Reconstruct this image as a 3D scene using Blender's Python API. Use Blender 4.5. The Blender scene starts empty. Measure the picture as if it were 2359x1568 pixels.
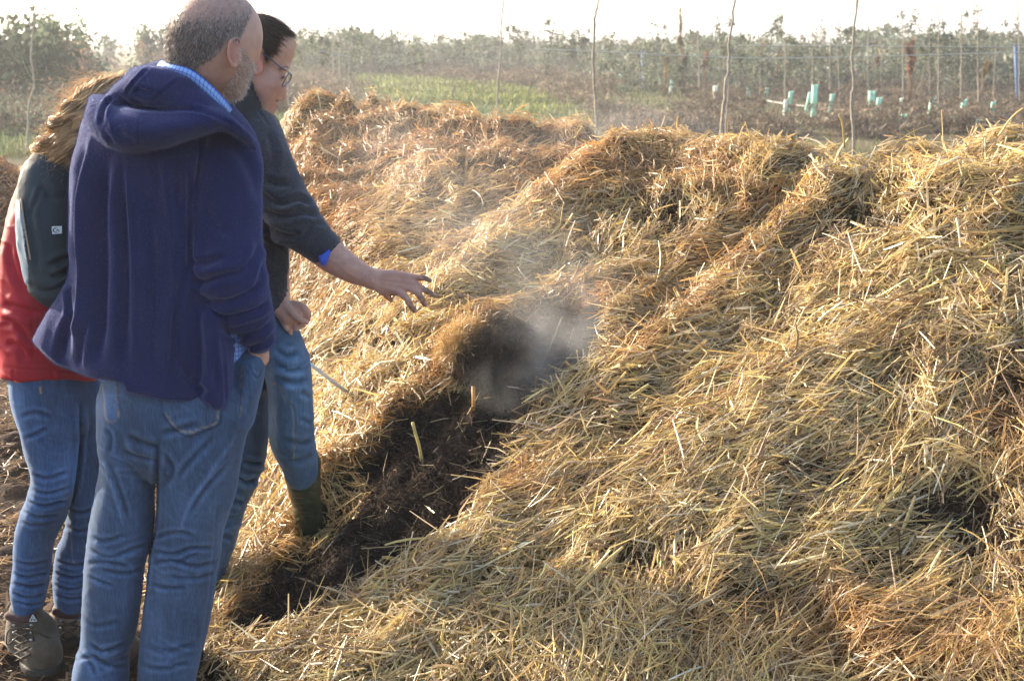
import bpy, math, random
import numpy as np
from mathutils import Vector, Matrix
R_ = math.radians
scene = bpy.context.scene
C = scene.collection
# ---------------------------------------------------------------- camera
CAM = np.array([0.0, 0.0, 1.65]); PITCH = R_(12.0); FPX = 1407.0
cd = bpy.data.cameras.new('camera'); cam = bpy.data.objects.new('camera', cd); C.objects.link(cam)
cam.location = CAM; cam.rotation_euler = (R_(90) - PITCH, 0, 0)
cd.sensor_width = 23.6; cd.lens = 23.6 * FPX / 1024.0
cd.clip_start = 0.05; cd.clip_end = 3000
cd.dof.use_dof = True; cd.dof.focus_distance = 3.75; cd.dof.aperture_fstop = 5.6
scene.camera = cam
# ---------------------------------------------------------------- light
SUN_AZ = R_(-51.0); SUN_EL = R_(18.0)      # azimuth from +Y, negative = left
w = bpy.data.worlds.new('World'); scene.world = w; w.use_nodes = True
nt = w.node_tree; bg = nt.nodes['Background']
sky = nt.nodes.new('ShaderNodeTexSky'); sky.sky_type = 'NISHITA'; sky.sun_disc = False
sky.sun_elevation = SUN_EL; sky.sun_rotation = SUN_AZ
sky.air_density = 1.0; sky.dust_density = 3.0; sky.ozone_density = 1.0
nt.links.new(sky.outputs[0], bg.inputs[0]); bg.inputs[1].default_value = 0.15
sl = bpy.data.lights.new('sun', 'SUN'); so = bpy.data.objects.new('sun', sl); C.objects.link(so)
sl.energy = 4.0; sl.angle = R_(0.6); sl.color = (1.0, 0.88, 0.72)
sd = Vector((math.sin(SUN_AZ) * math.cos(SUN_EL), math.cos(SUN_AZ) * math.cos(SUN_EL), math.sin(SUN_EL)))
so.rotation_euler = sd.to_track_quat('Z', 'Y').to_euler(); so.location = (-20, 20, 12)
vs = scene.view_settings; vs.view_transform = 'Standard'; vs.look = 'None'; vs.exposure = 1.68; vs.gamma = 1.0
vs.use_curve_mapping = False
scene.cycles.volume_step_rate = 2.0; scene.cycles.volume_max_steps = 96
scene.cycles.max_bounces = 6; scene.cycles.transparent_max_bounces = 16; scene.cycles.volume_bounces = 0
scene.cycles.use_adaptive_sampling = True; scene.cycles.adaptive_threshold = 0.02
# ---------------------------------------------------------------- helpers
SP, CP = math.sin(PITCH), math.cos(PITCH)
KX = 1024 / 2358.0; KY = 680 / 1568.0
def P(zx, zy, Y):
    """point on the plane y=Y seen at photo coordinates (zx, zy)"""
    a = (zx * KX - 512) / FPX; b = (340 - zy * KY) / FPX
    dy = CP + b * SP; dz = -SP + b * CP
    t = Y / dy
    return np.array([a * t, Y, CAM[2] + dz * t])
def proj(p):
    p = np.asarray(p, float).reshape(-1, 3)
    y = p[:, 1]; z = p[:, 2] - CAM[2]
    dep = np.maximum(y * CP - z * SP, 1e-3); up = y * SP + z * CP
    return (p[:, 0] / dep * FPX + 512) / KX, (340 - up / dep * FPX) / KY, dep
def M_(zr, Y):           # photo units -> metres at distance Y
    return zr * KX / FPX * (Y * 0.99)
def lerp(a, b, t): return a + (b - a) * t
def sstep(a, b, x):
    t = np.clip((x - a) / (b - a), 0, 1); return t * t * (3 - 2 * t)
# gradient noise
_pr = np.random.RandomState(7); _perm = _pr.permutation(512).astype(np.int64)
_g3 = _pr.normal(size=(512, 3)); _g3 /= np.linalg.norm(_g3, axis=1)[:, None]
def noise(x, y, z=0.0):
    x, y, z = np.broadcast_arrays(np.asarray(x, float), np.asarray(y, float), np.asarray(z, float))
    xi = np.floor(x).astype(np.int64); yi = np.floor(y).astype(np.int64); zi = np.floor(z).astype(np.int64)
    xf = x - xi; yf = y - yi; zf = z - zi
    u = xf ** 3 * (xf * (xf * 6 - 15) + 10); v = yf ** 3 * (yf * (yf * 6 - 15) + 10); w_ = zf ** 3 * (zf * (zf * 6 - 15) + 10)
    def g(i, j, k):
        h = _perm[(_perm[(_perm[(xi + i) & 511] + yi + j) & 511] + zi + k) & 511]
        gr = _g3[h]
        return gr[..., 0] * (xf - i) + gr[..., 1] * (yf - j) + gr[..., 2] * (zf - k)
    a = lerp(lerp(g(0,0,0), g(1,0,0), u), lerp(g(0,1,0), g(1,1,0), u), v)
    b = lerp(lerp(g(0,0,1), g(1,0,1), u), lerp(g(0,1,1), g(1,1,1), u), v)
    return lerp(a, b, w_) * 1.6
def fbm(x, y, z=0.0, o=4, g=0.5):
    s = 0; a = 1.0; f = 1.0
    for i in range(o):
        s = s + a * noise(x * f + 13.1 * i, y * f - 7.7 * i, z * f + 3.3 * i); a *= g; f *= 2.03
    return s
def poly_sd(px, py, poly):
    """signed distance (negative inside) to a closed polygon"""
    poly = np.asarray(poly, float); n = len(poly)
    d = np.full(px.shape, 1e9); ins = np.zeros(px.shape, bool)
    for i in range(n):
        ax, ay = poly[i]; bx, by = poly[(i + 1) % n]
        ex, ey = bx - ax, by - ay; wx, wy = px - ax, py - ay
        t = np.clip((wx * ex + wy * ey) / (ex * ex + ey * ey + 1e-9), 0, 1)
        d = np.minimum(d, np.hypot(wx - ex * t, wy - ey * t))
        c = ((ay <= py) != (by <= py)) & (px < ex * (py - ay) / (ey if abs(ey) > 1e-9 else 1e-9) + ax)
        ins ^= c
    return np.where(ins, -d, d)
def line_d(px, py, pts):
    d = np.full(px.shape, 1e9); tt = np.zeros(px.shape); L = 0
    seg = [math.hypot(pts[i+1][0]-pts[i][0], pts[i+1][1]-pts[i][1]) for i in range(len(pts)-1)]; T = sum(seg)
    for i in range(len(pts) - 1):
        ax, ay = pts[i]; bx, by = pts[i + 1]; ex, ey = bx - ax, by - ay
        t = np.clip(((px - ax) * ex + (py - ay) * ey) / (ex * ex + ey * ey + 1e-9), 0, 1)
        dd = np.hypot(px - ax - ex * t, py - ay - ey * t)
        m = dd < d; d = np.where(m, dd, d); tt = np.where(m, (L + t * seg[i]) / T, tt); L += seg[i]
    return d, tt
# ---- objects
def link(o, parent=None):
    C.objects.link(o)
    if parent is not None:
        o.parent = parent; o.matrix_parent_inverse = Matrix.Translation(-parent.location)
    return o
def tag(o, label=None, cat=None, group=None, kind=None):
    if label: o['label'] = label
    if cat: o['category'] = cat
    if group: o['group'] = group
    if kind: o['kind'] = kind
    return o
def empty(name, loc=(0, 0, 0), **k):
    o = bpy.data.objects.new(name, None); o.location = [float(v) for v in loc]; o.empty_display_size = 0.2
    C.objects.link(o); return tag(o, **k)
def npmesh(name, v, f, mat=None, parent=None, col=None, smooth=True, fm=None, **k):
    """v (n,3); f (m,3|4) int array or list of such; world coordinates"""
    fs = f if isinstance(f, (list, tuple)) else [f]
    fs = [np.asarray(a, np.int32) for a in fs if len(a)]
    me = bpy.data.meshes.new(name)
    me.vertices.add(len(v)); me.vertices.foreach_set('co', np.asarray(v, np.float32).ravel())
    nl = sum(a.size for a in fs); nf = sum(len(a) for a in fs)
    me.loops.add(nl); me.loops.foreach_set('vertex_index', np.concatenate([a.ravel() for a in fs]))
    tot = np.concatenate([np.full(len(a), a.shape[1], np.int32) for a in fs])
    st = np.concatenate([[0], np.cumsum(tot)[:-1]]).astype(np.int32)
    me.polygons.add(nf); me.polygons.foreach_set('loop_start', st)
    me.polygons.foreach_set('use_smooth', np.full(nf, smooth, bool))
    if fm is not None: me.polygons.foreach_set('material_index', np.asarray(fm, np.int32))
    me.update(calc_edges=True); me.validate()
    if col is not None:
        ca = me.color_attributes.new('col', 'FLOAT_COLOR', 'POINT')
        c4 = np.ones((len(v), 4), np.float32); c4[:, :3] = col; ca.data.foreach_set('color', c4.ravel())
    for m in (mat if isinstance(mat, (list, tuple)) else [mat]):
        if m is not None: me.materials.append(m)
    o = bpy.data.objects.new(name, me); link(o, parent)
    return tag(o, **k)
# ---- materials
def mat(name, base=(0.5, 0.5, 0.5), rough=0.7, spec=0.3, attr=False, trans=0.0, sheen=0.0, bump=None, var=None, tcol=None, metal=0.0, sheen_tint=None):
    """procedural material: noise variation, optional vertex colour, translucency, sheen, fine bump"""
    m = bpy.data.materials.new(name); m.use_nodes = True; t = m.node_tree; n = t.nodes; L = t.links
    b = n['Principled BSDF']; out = n['Material Output']
    b.inputs['Roughness'].default_value = rough; b.inputs['Specular IOR Level'].default_value = spec; b.inputs['Metallic'].default_value = metal
    tc = n.new('ShaderNodeTexCoord')
    if attr:
        a = n.new('ShaderNodeAttribute'); a.attribute_name = 'col'; src = a.outputs['Color']
    else:
        a = n.new('ShaderNodeRGB'); a.outputs[0].default_value = (*base, 1); src = a.outputs[0]
    if var:
        sc, amt = var
        nz = n.new('ShaderNodeTexNoise'); nz.inputs['Scale'].default_value = sc; nz.inputs['Detail'].default_value = 5
        L.new(tc.outputs['Object'], nz.inputs['Vector'])
        mr = n.new('ShaderNodeMapRange'); mr.inputs['From Min'].default_value = 0.25; mr.inputs['From Max'].default_value = 0.75
        mr.inputs['To Min'].default_value = 1 - amt; mr.inputs['To Max'].default_value = 1 + amt
        L.new(nz.outputs['Fac'], mr.inputs['Value'])
        mx = n.new('ShaderNodeVectorMath'); mx.operation = 'SCALE'; L.new(src, mx.inputs[0]); L.new(mr.outputs[0], mx.inputs['Scale']); src = mx.outputs[0]
    L.new(src, b.inputs['Base Color'])
    if sheen:
        b.inputs['Sheen Weight'].default_value = sheen; b.inputs['Sheen Roughness'].default_value = 0.45
        if sheen_tint: b.inputs['Sheen Tint'].default_value = (*sheen_tint, 1)
    if bump:
        sc, dist, st = bump
        nz = n.new('ShaderNodeTexNoise'); nz.inputs['Scale'].default_value = sc; nz.inputs['Detail'].default_value = 3
        L.new(tc.outputs['Object'], nz.inputs['Vector'])
        bp = n.new('ShaderNodeBump'); bp.inputs['Distance'].default_value = dist; bp.inputs['Strength'].default_value = st
        L.new(nz.outputs['Fac'], bp.inputs['Height']); L.new(bp.outputs[0], b.inputs['Normal'])
    if trans:
        tr = n.new('ShaderNodeBsdfTranslucent'); ms = n.new('ShaderNodeMixShader'); ms.inputs[0].default_value = trans
        if tcol: tr.inputs[0].default_value = (*tcol, 1)
        else: L.new(src, tr.inputs[0])
        L.new(b.outputs[0], ms.inputs[1]); L.new(tr.outputs[0], ms.inputs[2]); L.new(ms.outputs[0], out.inputs['Surface'])
    return m
# ---- tubes (plain swept tubes with any number of paths -> one mesh arrays)
class MB:
    def __init__(s): s.v = []; s.f = []; s.c = []; s.n = 0
    def add(s, v, f, c=None):
        v = np.asarray(v, float); s.v.append(v); s.f.append(np.asarray(f, np.int64) + s.n); s.n += len(v)
        s.c.append(np.broadcast_to(np.asarray(c if c is not None else (1, 1, 1), float), (len(v), 3)))
    def tube(s, pts, r, n=6, c=None, cap=True, flat=1.0):
        pts = np.asarray(pts, float); m = len(pts); r = np.broadcast_to(np.asarray(r, float), (m,))
        t = np.gradient(pts, axis=0); t /= np.linalg.norm(t, axis=1)[:, None] + 1e-12
        up = np.array([0, 0, 1.0]) if abs(t[0][2]) < 0.9 else np.array([0, 1.0, 0])
        a = np.arange(n) / n * 2 * math.pi; vs_ = []
        for i in range(m):
            u = np.cross(t[i], up); u /= np.linalg.norm(u) + 1e-12; w2 = np.cross(u, t[i]); up = w2
            vs_.append(pts[i] + r[i] * (np.cos(a)[:, None] * u + np.sin(a)[:, None] * w2 * flat))
        v = np.concatenate(vs_); f = []
        for i in range(m - 1):
            for j in range(n):
                k = (j + 1) % n; f.append((i*n+j, i*n+k, (i+1)*n+k, (i+1)*n+j))
        if cap:
            v = np.concatenate([v, pts[:1], pts[-1:]]); a0 = m * n
            for j in range(n):
                k = (j + 1) % n; f.append((k, j, a0, a0)); f.append(((m-1)*n+j, (m-1)*n+k, a0+1, a0+1))
        s.add(v, f, c)
    def box(s, c0, sz, rot=None, c=None):
        v = np.array([(x, y, z) for x in (-.5, .5) for y in (-.5, .5) for z in (-.5, .5)]) * np.asarray(sz)
        if rot is not None: v = v @ np.asarray(rot).T
        s.add(v + np.asarray(c0), [(0,1,3,2),(4,6,7,5),(0,4,5,1),(2,3,7,6),(0,2,6,4),(1,5,7,3)], c)
    def build(s, name, m=None, parent=None, col=False, smooth=True, **k):
        v = np.concatenate(s.v); f = np.concatenate(s.f); tri = f[:, 2] == f[:, 3]
        return npmesh(name, v, [f[~tri], f[tri][:, :3]], m, parent, np.concatenate(s.c) if col else None, smooth, **k)
def spline(pts, n):
    """Catmull-Rom through rows of any width"""
    p = np.asarray(pts, float); m = len(p); t = np.linspace(0, m - 1, n); i = np.minimum(t.astype(int), m - 2); u = (t - i)[:, None]
    q = np.vstack([2 * p[0] - p[1], p, 2 * p[-1] - p[-2]])
    a, b, c, d = q[i], q[i + 1], q[i + 2], q[i + 3]
    return 0.5 * ((2 * b) + (-a + c) * u + (2*a - 5*b + 4*c - d) * u**2 + (-a + 3*b - 3*c + d) * u**3)
QS = 1.0; HAZE = 0.0016; STEAM = True
# ---------------------------------------------------------------- heap height field
UN = np.array([0.6836, 0.7299])                    # uphill direction in plan
VN = np.array([-0.7299, 0.6836])                   # along the ridge, away from camera
crest = [(560,300,8.0),(640,258,7.6),(700,236,7.4),(800,207,7.5),(880,210,7.4),(960,226,7.2),(1050,242,6.9),(1130,252,6.6),(1210,254,6.45),(1330,282,6.1),(1400,280,5.85),
         (1470,270,5.65),(1580,285,5.5),(1700,297,5.3),(1850,303,5.15),(1900,328,5.1),(2000,322,5.0),(2100,303,4.85),(2240,288,4.7),(2358,290,4.6)]
cr = np.array([P(*c) for c in crest]); cu = cr[:, :2] @ UN; cv = cr[:, :2] @ VN; cz = cr[:, 2]
o_ = np.argsort(cv); cu, cv, cz = cu[o_], cv[o_], cz[o_]
def base_h(x, y):
    u = x * UN[0] + y * UN[1]; v = x * VN[0] + y * VN[1]
    uc = np.interp(v, cv, cu); hc = np.interp(v, cv, cz)
    # soft end of the windrow far away
    hc = hc * (1 - sstep(7.3, 9.5, v))
    u0 = 1.98 + 0.16 * np.sin(v * 1.3 + 0.5) + np.interp(v, [-2, 1, 3, 5, 8], [0.1, 0.0, 0.0, 0.12, -0.2])
    t = np.clip((u - u0) / (uc - u0), 0, None)
    up = np.where(t < 1, (1 - (1 - np.clip(t, 0, 1)) ** 1.25) * 0.5 + 0.5 * np.clip(t, 0, 1), 0)
    dn = np.clip(1 - ((u - uc) / 2.4), 0, 1); dn = dn * dn * (3 - 2 * dn)
    rnd = sstep(0, 0.10, t)
    h = np.where(t < 1, up * rnd + 0.0, dn) * hc
    return h * sstep(0.0, 1.1, x + 0.30 + 0.235 * y + 0.12 * np.sin(y * 2.1))
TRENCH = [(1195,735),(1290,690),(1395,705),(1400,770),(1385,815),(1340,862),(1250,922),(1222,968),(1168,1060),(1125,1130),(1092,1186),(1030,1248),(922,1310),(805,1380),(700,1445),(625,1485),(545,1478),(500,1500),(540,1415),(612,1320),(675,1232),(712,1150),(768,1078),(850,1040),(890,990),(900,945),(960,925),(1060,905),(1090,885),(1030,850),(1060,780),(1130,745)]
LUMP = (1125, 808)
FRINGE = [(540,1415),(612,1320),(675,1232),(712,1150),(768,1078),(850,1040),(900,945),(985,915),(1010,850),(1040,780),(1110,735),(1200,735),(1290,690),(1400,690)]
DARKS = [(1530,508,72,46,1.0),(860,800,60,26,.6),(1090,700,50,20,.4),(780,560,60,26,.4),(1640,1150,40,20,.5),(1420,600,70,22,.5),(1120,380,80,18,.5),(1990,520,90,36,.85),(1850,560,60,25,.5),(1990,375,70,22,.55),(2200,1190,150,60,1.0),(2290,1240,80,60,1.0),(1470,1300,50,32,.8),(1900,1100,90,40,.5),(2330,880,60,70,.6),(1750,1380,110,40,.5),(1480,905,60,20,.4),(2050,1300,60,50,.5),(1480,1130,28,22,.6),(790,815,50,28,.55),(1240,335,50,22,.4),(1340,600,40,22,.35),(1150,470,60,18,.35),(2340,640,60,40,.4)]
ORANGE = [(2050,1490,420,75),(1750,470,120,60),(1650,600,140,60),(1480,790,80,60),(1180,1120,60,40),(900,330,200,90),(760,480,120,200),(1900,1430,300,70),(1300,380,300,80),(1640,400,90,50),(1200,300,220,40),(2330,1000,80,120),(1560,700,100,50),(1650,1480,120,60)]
def lumps(x, y):
    u = x * UN[0] + y * UN[1]; v = x * VN[0] + y * VN[1]
    wx = 0.18 * noise(x * 1.7, y * 1.7, 5.0); wy = 0.18 * noise(x * 1.7, y * 1.7, 9.0)
    a = 0.055 * fbm((u + wx) * 1.25, (v + wy) * 1.9, 2.0, 2)
    b = 0.050 * (0.5 - np.abs(fbm((u + wx) * 2.3, (v + wy) * 4.0, 4.0, 2)))
    c = 0.016 * fbm(x * 9, y * 9, 1.0, 3)
    s = (u + 0.25 * v) * 2.6 + 1.1 * fbm(x * 1.3, y * 1.3, 15.0, 2); fr_ = s - np.floor(s)
    saw = np.where(fr_ < 0.22, sstep(0, .22, fr_), 1 - (fr_ - 0.22) / 0.78)
    d = 0.070 * (saw - 0.45) * sstep(-0.25, 0.35, noise(x * 0.9 + 4, y * 0.9, 19.0))
    s2 = (u - 0.5 * v) * 5.5 + 1.4 * fbm(x * 2.3, y * 2.3, 25.0, 2); f2 = s2 - np.floor(s2)
    e = 0.034 * (np.where(f2 < 0.25, sstep(0, .25, f2), 1 - (f2 - 0.25) / 0.75) - 0.45) * sstep(-0.3, 0.3, noise(x * 1.7 + 9, y * 1.7, 29.0))
    return a + b + c + d + e
def heap_h(x, y, full=True):
    shp = np.shape(x); x = np.ravel(x); y = np.ravel(y)
    h0 = base_h(x, y); m = sstep(0.0, 0.35, h0)
    h = h0 + lumps(x, y) * (0.25 + 0.75 * m)
    pts = np.stack([x, y, h], -1).reshape(-1, 3); zx, zy, dep = proj(pts)
    sd = poly_sd(zx, zy, TRENCH)
    fd, _ = line_d(zx, zy, FRINGE); near0 = np.exp(-(fd / 55) ** 2)
    k = lerp(sstep(4, -75, sd) * 0.8, sstep(10, -26, sd), near0); near = (dep < 6.2) & (y > 1.5)
    k = k * near
    dl = np.hypot((zx - LUMP[0]) / 92, (zy - LUMP[1]) / 62)
    bump = np.clip(1 - dl * dl, 0, 1) ** 0.55 * 0.21 * near
    cav = np.hypot((zx - 1285) / 90, (zy - 800) / 100); cavd = np.exp(-cav ** 2 * 1.2) * 0.10 * near
    rgh = 0.03 * fbm(pts[:, 0] * 14, pts[:, 1] * 14, 3.0, 3)
    dz = -0.105 * k + bump * 0.3 - cavd * k + rgh * k
    # raised lip along the upper-left edge of the cut
    dz = dz + 0.025 * np.exp(-(fd / 22) ** 2) * near * (1 - k * 0.5)
    for (cx, cy, rx, ry, s) in DARKS: dz = dz - 0.05 * s * np.exp(-(((zx - cx) / rx) ** 2 + ((zy - cy) / ry) ** 2))
    # tussocks on the shoulder
    for (cx, cy, rx, ry, a) in [(1700,395,130,30,.07),(1900,470,160,30,.05),(2150,460,200,26,.06),(1480,470,200,30,.05),(1330,330,60,16,.06),(880,238,90,18,.05),(1640,320,90,14,.03),(1050,300,130,18,.06),(1000,420,120,30,.05),(850,600,60,60,.05)]:
        dz = dz + a * np.exp(-(((zx - cx) / rx) ** 2 + ((zy - cy + 10) / ry) ** 2))
    return (h + dz).reshape(shp), k.reshape(shp)
# fit the crest heights so that the lumps keep the ridge line at the wanted height
cpx = np.array([c[0] for c in crest], float)[o_]; cpy = np.array([c[1] for c in crest], float)[o_]; cY = np.array([c[2] for c in crest], float)[o_]
_x, _y = np.meshgrid(np.arange(-4, 6, .05), np.arange(1.5, 11, .05))
for _ in range(4):
    _h, _ = heap_h(_x, _y); _zx, _zy, _d = proj(np.stack([_x, _y, _h], -1)); _zy = _zy - (0.072 - 0.028 * sstep(5.6, 6.3, _d)) / _d * FPX / KY
    cz = cz.copy()
    for i in range(len(cz)):
        m = (np.abs(_zx - cpx[i]) < 26) & (np.abs(_d - cY[i]) < 2.2)
        if m.any(): cz[i] = min(cz[i] + 0.8 * (_zy[m].min() - cpy[i]) * KY / FPX * cY[i], 1.46)
GX0, GX1, GY0, GY1, GS = -4.2, 6.2, 0.7, 11.0, 0.020
gx = np.arange(GX0, GX1, GS); gy = np.arange(GY0, GY1, GS)
XX, YY = np.meshgrid(gx, gy)
HH, KK = heap_h(XX, YY)
B0 = base_h(XX, YY); HH = np.where(B0 < 0.004, -0.06, HH)
HH = np.where((B0 >= 0.004) & (B0 < 0.05), lerp(-0.06, HH, (B0 - 0.004) / 0.046), HH)
GZY, GZX = np.gradient(HH, GS)
def samp(G, x, y):
    fx = np.clip((x - GX0) / GS, 0, len(gx) - 2); fy = np.clip((y - GY0) / GS, 0, len(gy) - 2)
    i = fx.astype(int); j = fy.astype(int); u = fx - i; v = fy - j
    return (G[j, i] * (1-u) + G[j, i+1] * u) * (1-v) + (G[j+1, i] * (1-u) + G[j+1, i+1] * u) * v
def ground_h(x, y):
    """lie of the land outside the heap"""
    r = np.hypot(x, y)
    return 0.03 * fbm(x * 1.2, y * 1.2, 6.0, 3) * sstep(120, 20, r) - 0.02
# core sheet
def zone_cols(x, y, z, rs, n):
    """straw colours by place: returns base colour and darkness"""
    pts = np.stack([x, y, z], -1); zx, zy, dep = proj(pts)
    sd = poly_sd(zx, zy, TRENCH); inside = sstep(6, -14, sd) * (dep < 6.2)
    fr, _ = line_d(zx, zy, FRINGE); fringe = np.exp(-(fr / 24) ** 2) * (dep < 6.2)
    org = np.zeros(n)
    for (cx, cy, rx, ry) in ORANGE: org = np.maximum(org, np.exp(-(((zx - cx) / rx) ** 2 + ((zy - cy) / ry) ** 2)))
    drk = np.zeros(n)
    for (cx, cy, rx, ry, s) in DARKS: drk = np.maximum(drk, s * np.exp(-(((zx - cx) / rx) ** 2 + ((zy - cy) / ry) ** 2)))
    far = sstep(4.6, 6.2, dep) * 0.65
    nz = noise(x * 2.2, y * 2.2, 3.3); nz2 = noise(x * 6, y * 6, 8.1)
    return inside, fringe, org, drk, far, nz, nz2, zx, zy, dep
m_core = mat('compost_core', attr=True, rough=0.9, spec=0.1, var=(55, 0.5), bump=(120, 0.02, 0.9))
m_straw = mat('straw', attr=True, rough=0.42, spec=0.45, trans=0.30)
m_fibre = mat('dark_fibre', attr=True, rough=0.95, spec=0.05, trans=.12)
rs = np.random.RandomState(11)
keep = B0 >= 0.0035
keep_f = keep[:-1, :-1] | keep[1:, :-1] | keep[:-1, 1:] | keep[1:, 1:]
pts = np.stack([XX, YY, HH], -1)
zx, zy, dp = proj(pts.reshape(-1, 3)); vis = ((zx > -700) & (zx < 3100) & (zy < 2300)).reshape(XX.shape)
keep_f &= vis[:-1, :-1]
idx = np.arange(XX.size).reshape(XX.shape)
F = np.stack([idx[:-1, :-1][keep_f], idx[:-1, 1:][keep_f], idx[1:, 1:][keep_f], idx[1:, :-1][keep_f]], -1)
used = np.unique(F); rem = np.full(XX.size, -1); rem[used] = np.arange(len(used)); V = pts.reshape(-1, 3)[used]
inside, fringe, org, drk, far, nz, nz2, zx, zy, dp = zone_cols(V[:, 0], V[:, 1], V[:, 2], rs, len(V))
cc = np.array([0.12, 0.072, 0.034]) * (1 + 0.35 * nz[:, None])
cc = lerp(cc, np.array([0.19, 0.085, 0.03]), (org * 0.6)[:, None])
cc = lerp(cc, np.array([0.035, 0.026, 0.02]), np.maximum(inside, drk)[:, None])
heap = empty('straw_heap', (1.2, 4.2, 0), label='long steaming heap of golden straw and compost filling the right side of the picture', cat='straw heap')
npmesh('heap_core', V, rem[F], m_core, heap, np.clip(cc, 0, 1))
def strands(n, x, y, z, yaw, tilt, ln, wd, bend, nrm_gx, nrm_gy, rs, seg=3, vfold=True, roll=0.6):
    """n flat folded straws as arrays. yaw: plan direction, tilt: angle off the local surface"""
    N = np.stack([-nrm_gx, -nrm_gy, np.ones(n)], -1); N /= np.linalg.norm(N, axis=1)[:, None]
    D = np.stack([np.cos(yaw), np.sin(yaw), np.zeros(n)], -1)
    D -= (D * N).sum(1)[:, None] * N; D /= np.linalg.norm(D, axis=1)[:, None]
    T = D * np.cos(tilt)[:, None] + N * np.sin(tilt)[:, None]
    B = np.cross(T, N); B /= np.linalg.norm(B, axis=1)[:, None] + 1e-9
    U = np.cross(B, T)
    ra = rs.normal(0, roll, n)[:, None]; B, U = B * np.cos(ra) + U * np.sin(ra), -B * np.sin(ra) + U * np.cos(ra)
    c0 = np.stack([x, y, z], -1); bd = rs.normal(0, 1, (n, 2)) * bend[:, None]
    vs_ = []
    for i in range(seg):
        s = i / (seg - 1) - 0.5
        ctr = c0 + T * (s * ln)[:, None] + (B * bd[:, :1] + U * bd[:, 1:]) * (ln * (s * s * 4 - 0.5))[:, None] * 0.25
        wv = wd * (1.0 - 0.35 * abs(2 * s) ** 2)
        L_ = ctr - B * (wv / 2)[:, None]; Rr = ctr + B * (wv / 2)[:, None]
        if vfold: vs_ += [L_, ctr + U * (wv * 0.32)[:, None], Rr]
        else: vs_ += [L_, Rr]
    k = 3 if vfold else 2
    V = np.stack(vs_, 1).reshape(-1, 3); q = []
    for i in range(seg - 1):
        for j in range(k - 1): q.append((i*k+j, i*k+j+1, (i+1)*k+j+1, (i+1)*k+j))
    Fq = (np.arange(n)[:, None, None] * (seg * k) + np.array(q)[None]).reshape(-1, 4)
    return V, Fq, seg * k
def scatter(n, rs, maxd=14, dens=lambda d: np.clip(5.2 / d, 0.25, 1.0)):
    x = rs.uniform(GX0 + .1, GX1 - .1, n); y = rs.uniform(GY0 + .1, GY1 - .1, n)
    z = samp(HH, x, y); b = samp(B0, x, y); zx, zy, dp = proj(np.stack([x, y, z], -1))
    u = x * UN[0] + y * UN[1]; v = x * VN[0] + y * VN[1]
    ok = (b > 0.02) & (zx > -250) & (zx < 2620) & (zy < 1800) & (zy > 60) & (u < np.interp(v, cv, cu) + 0.45) & (rs.rand(n) < dens(dp))
    return x[ok], y[ok], z[ok], dp[ok]
PAL = np.array([(0.72,0.54,0.24),(0.64,0.46,0.19),(0.72,0.57,0.32),(0.48,0.32,0.15),(0.80,0.70,0.50),(0.42,0.31,0.20),(0.62,0.49,0.18),(0.34,0.21,0.12)])
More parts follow.
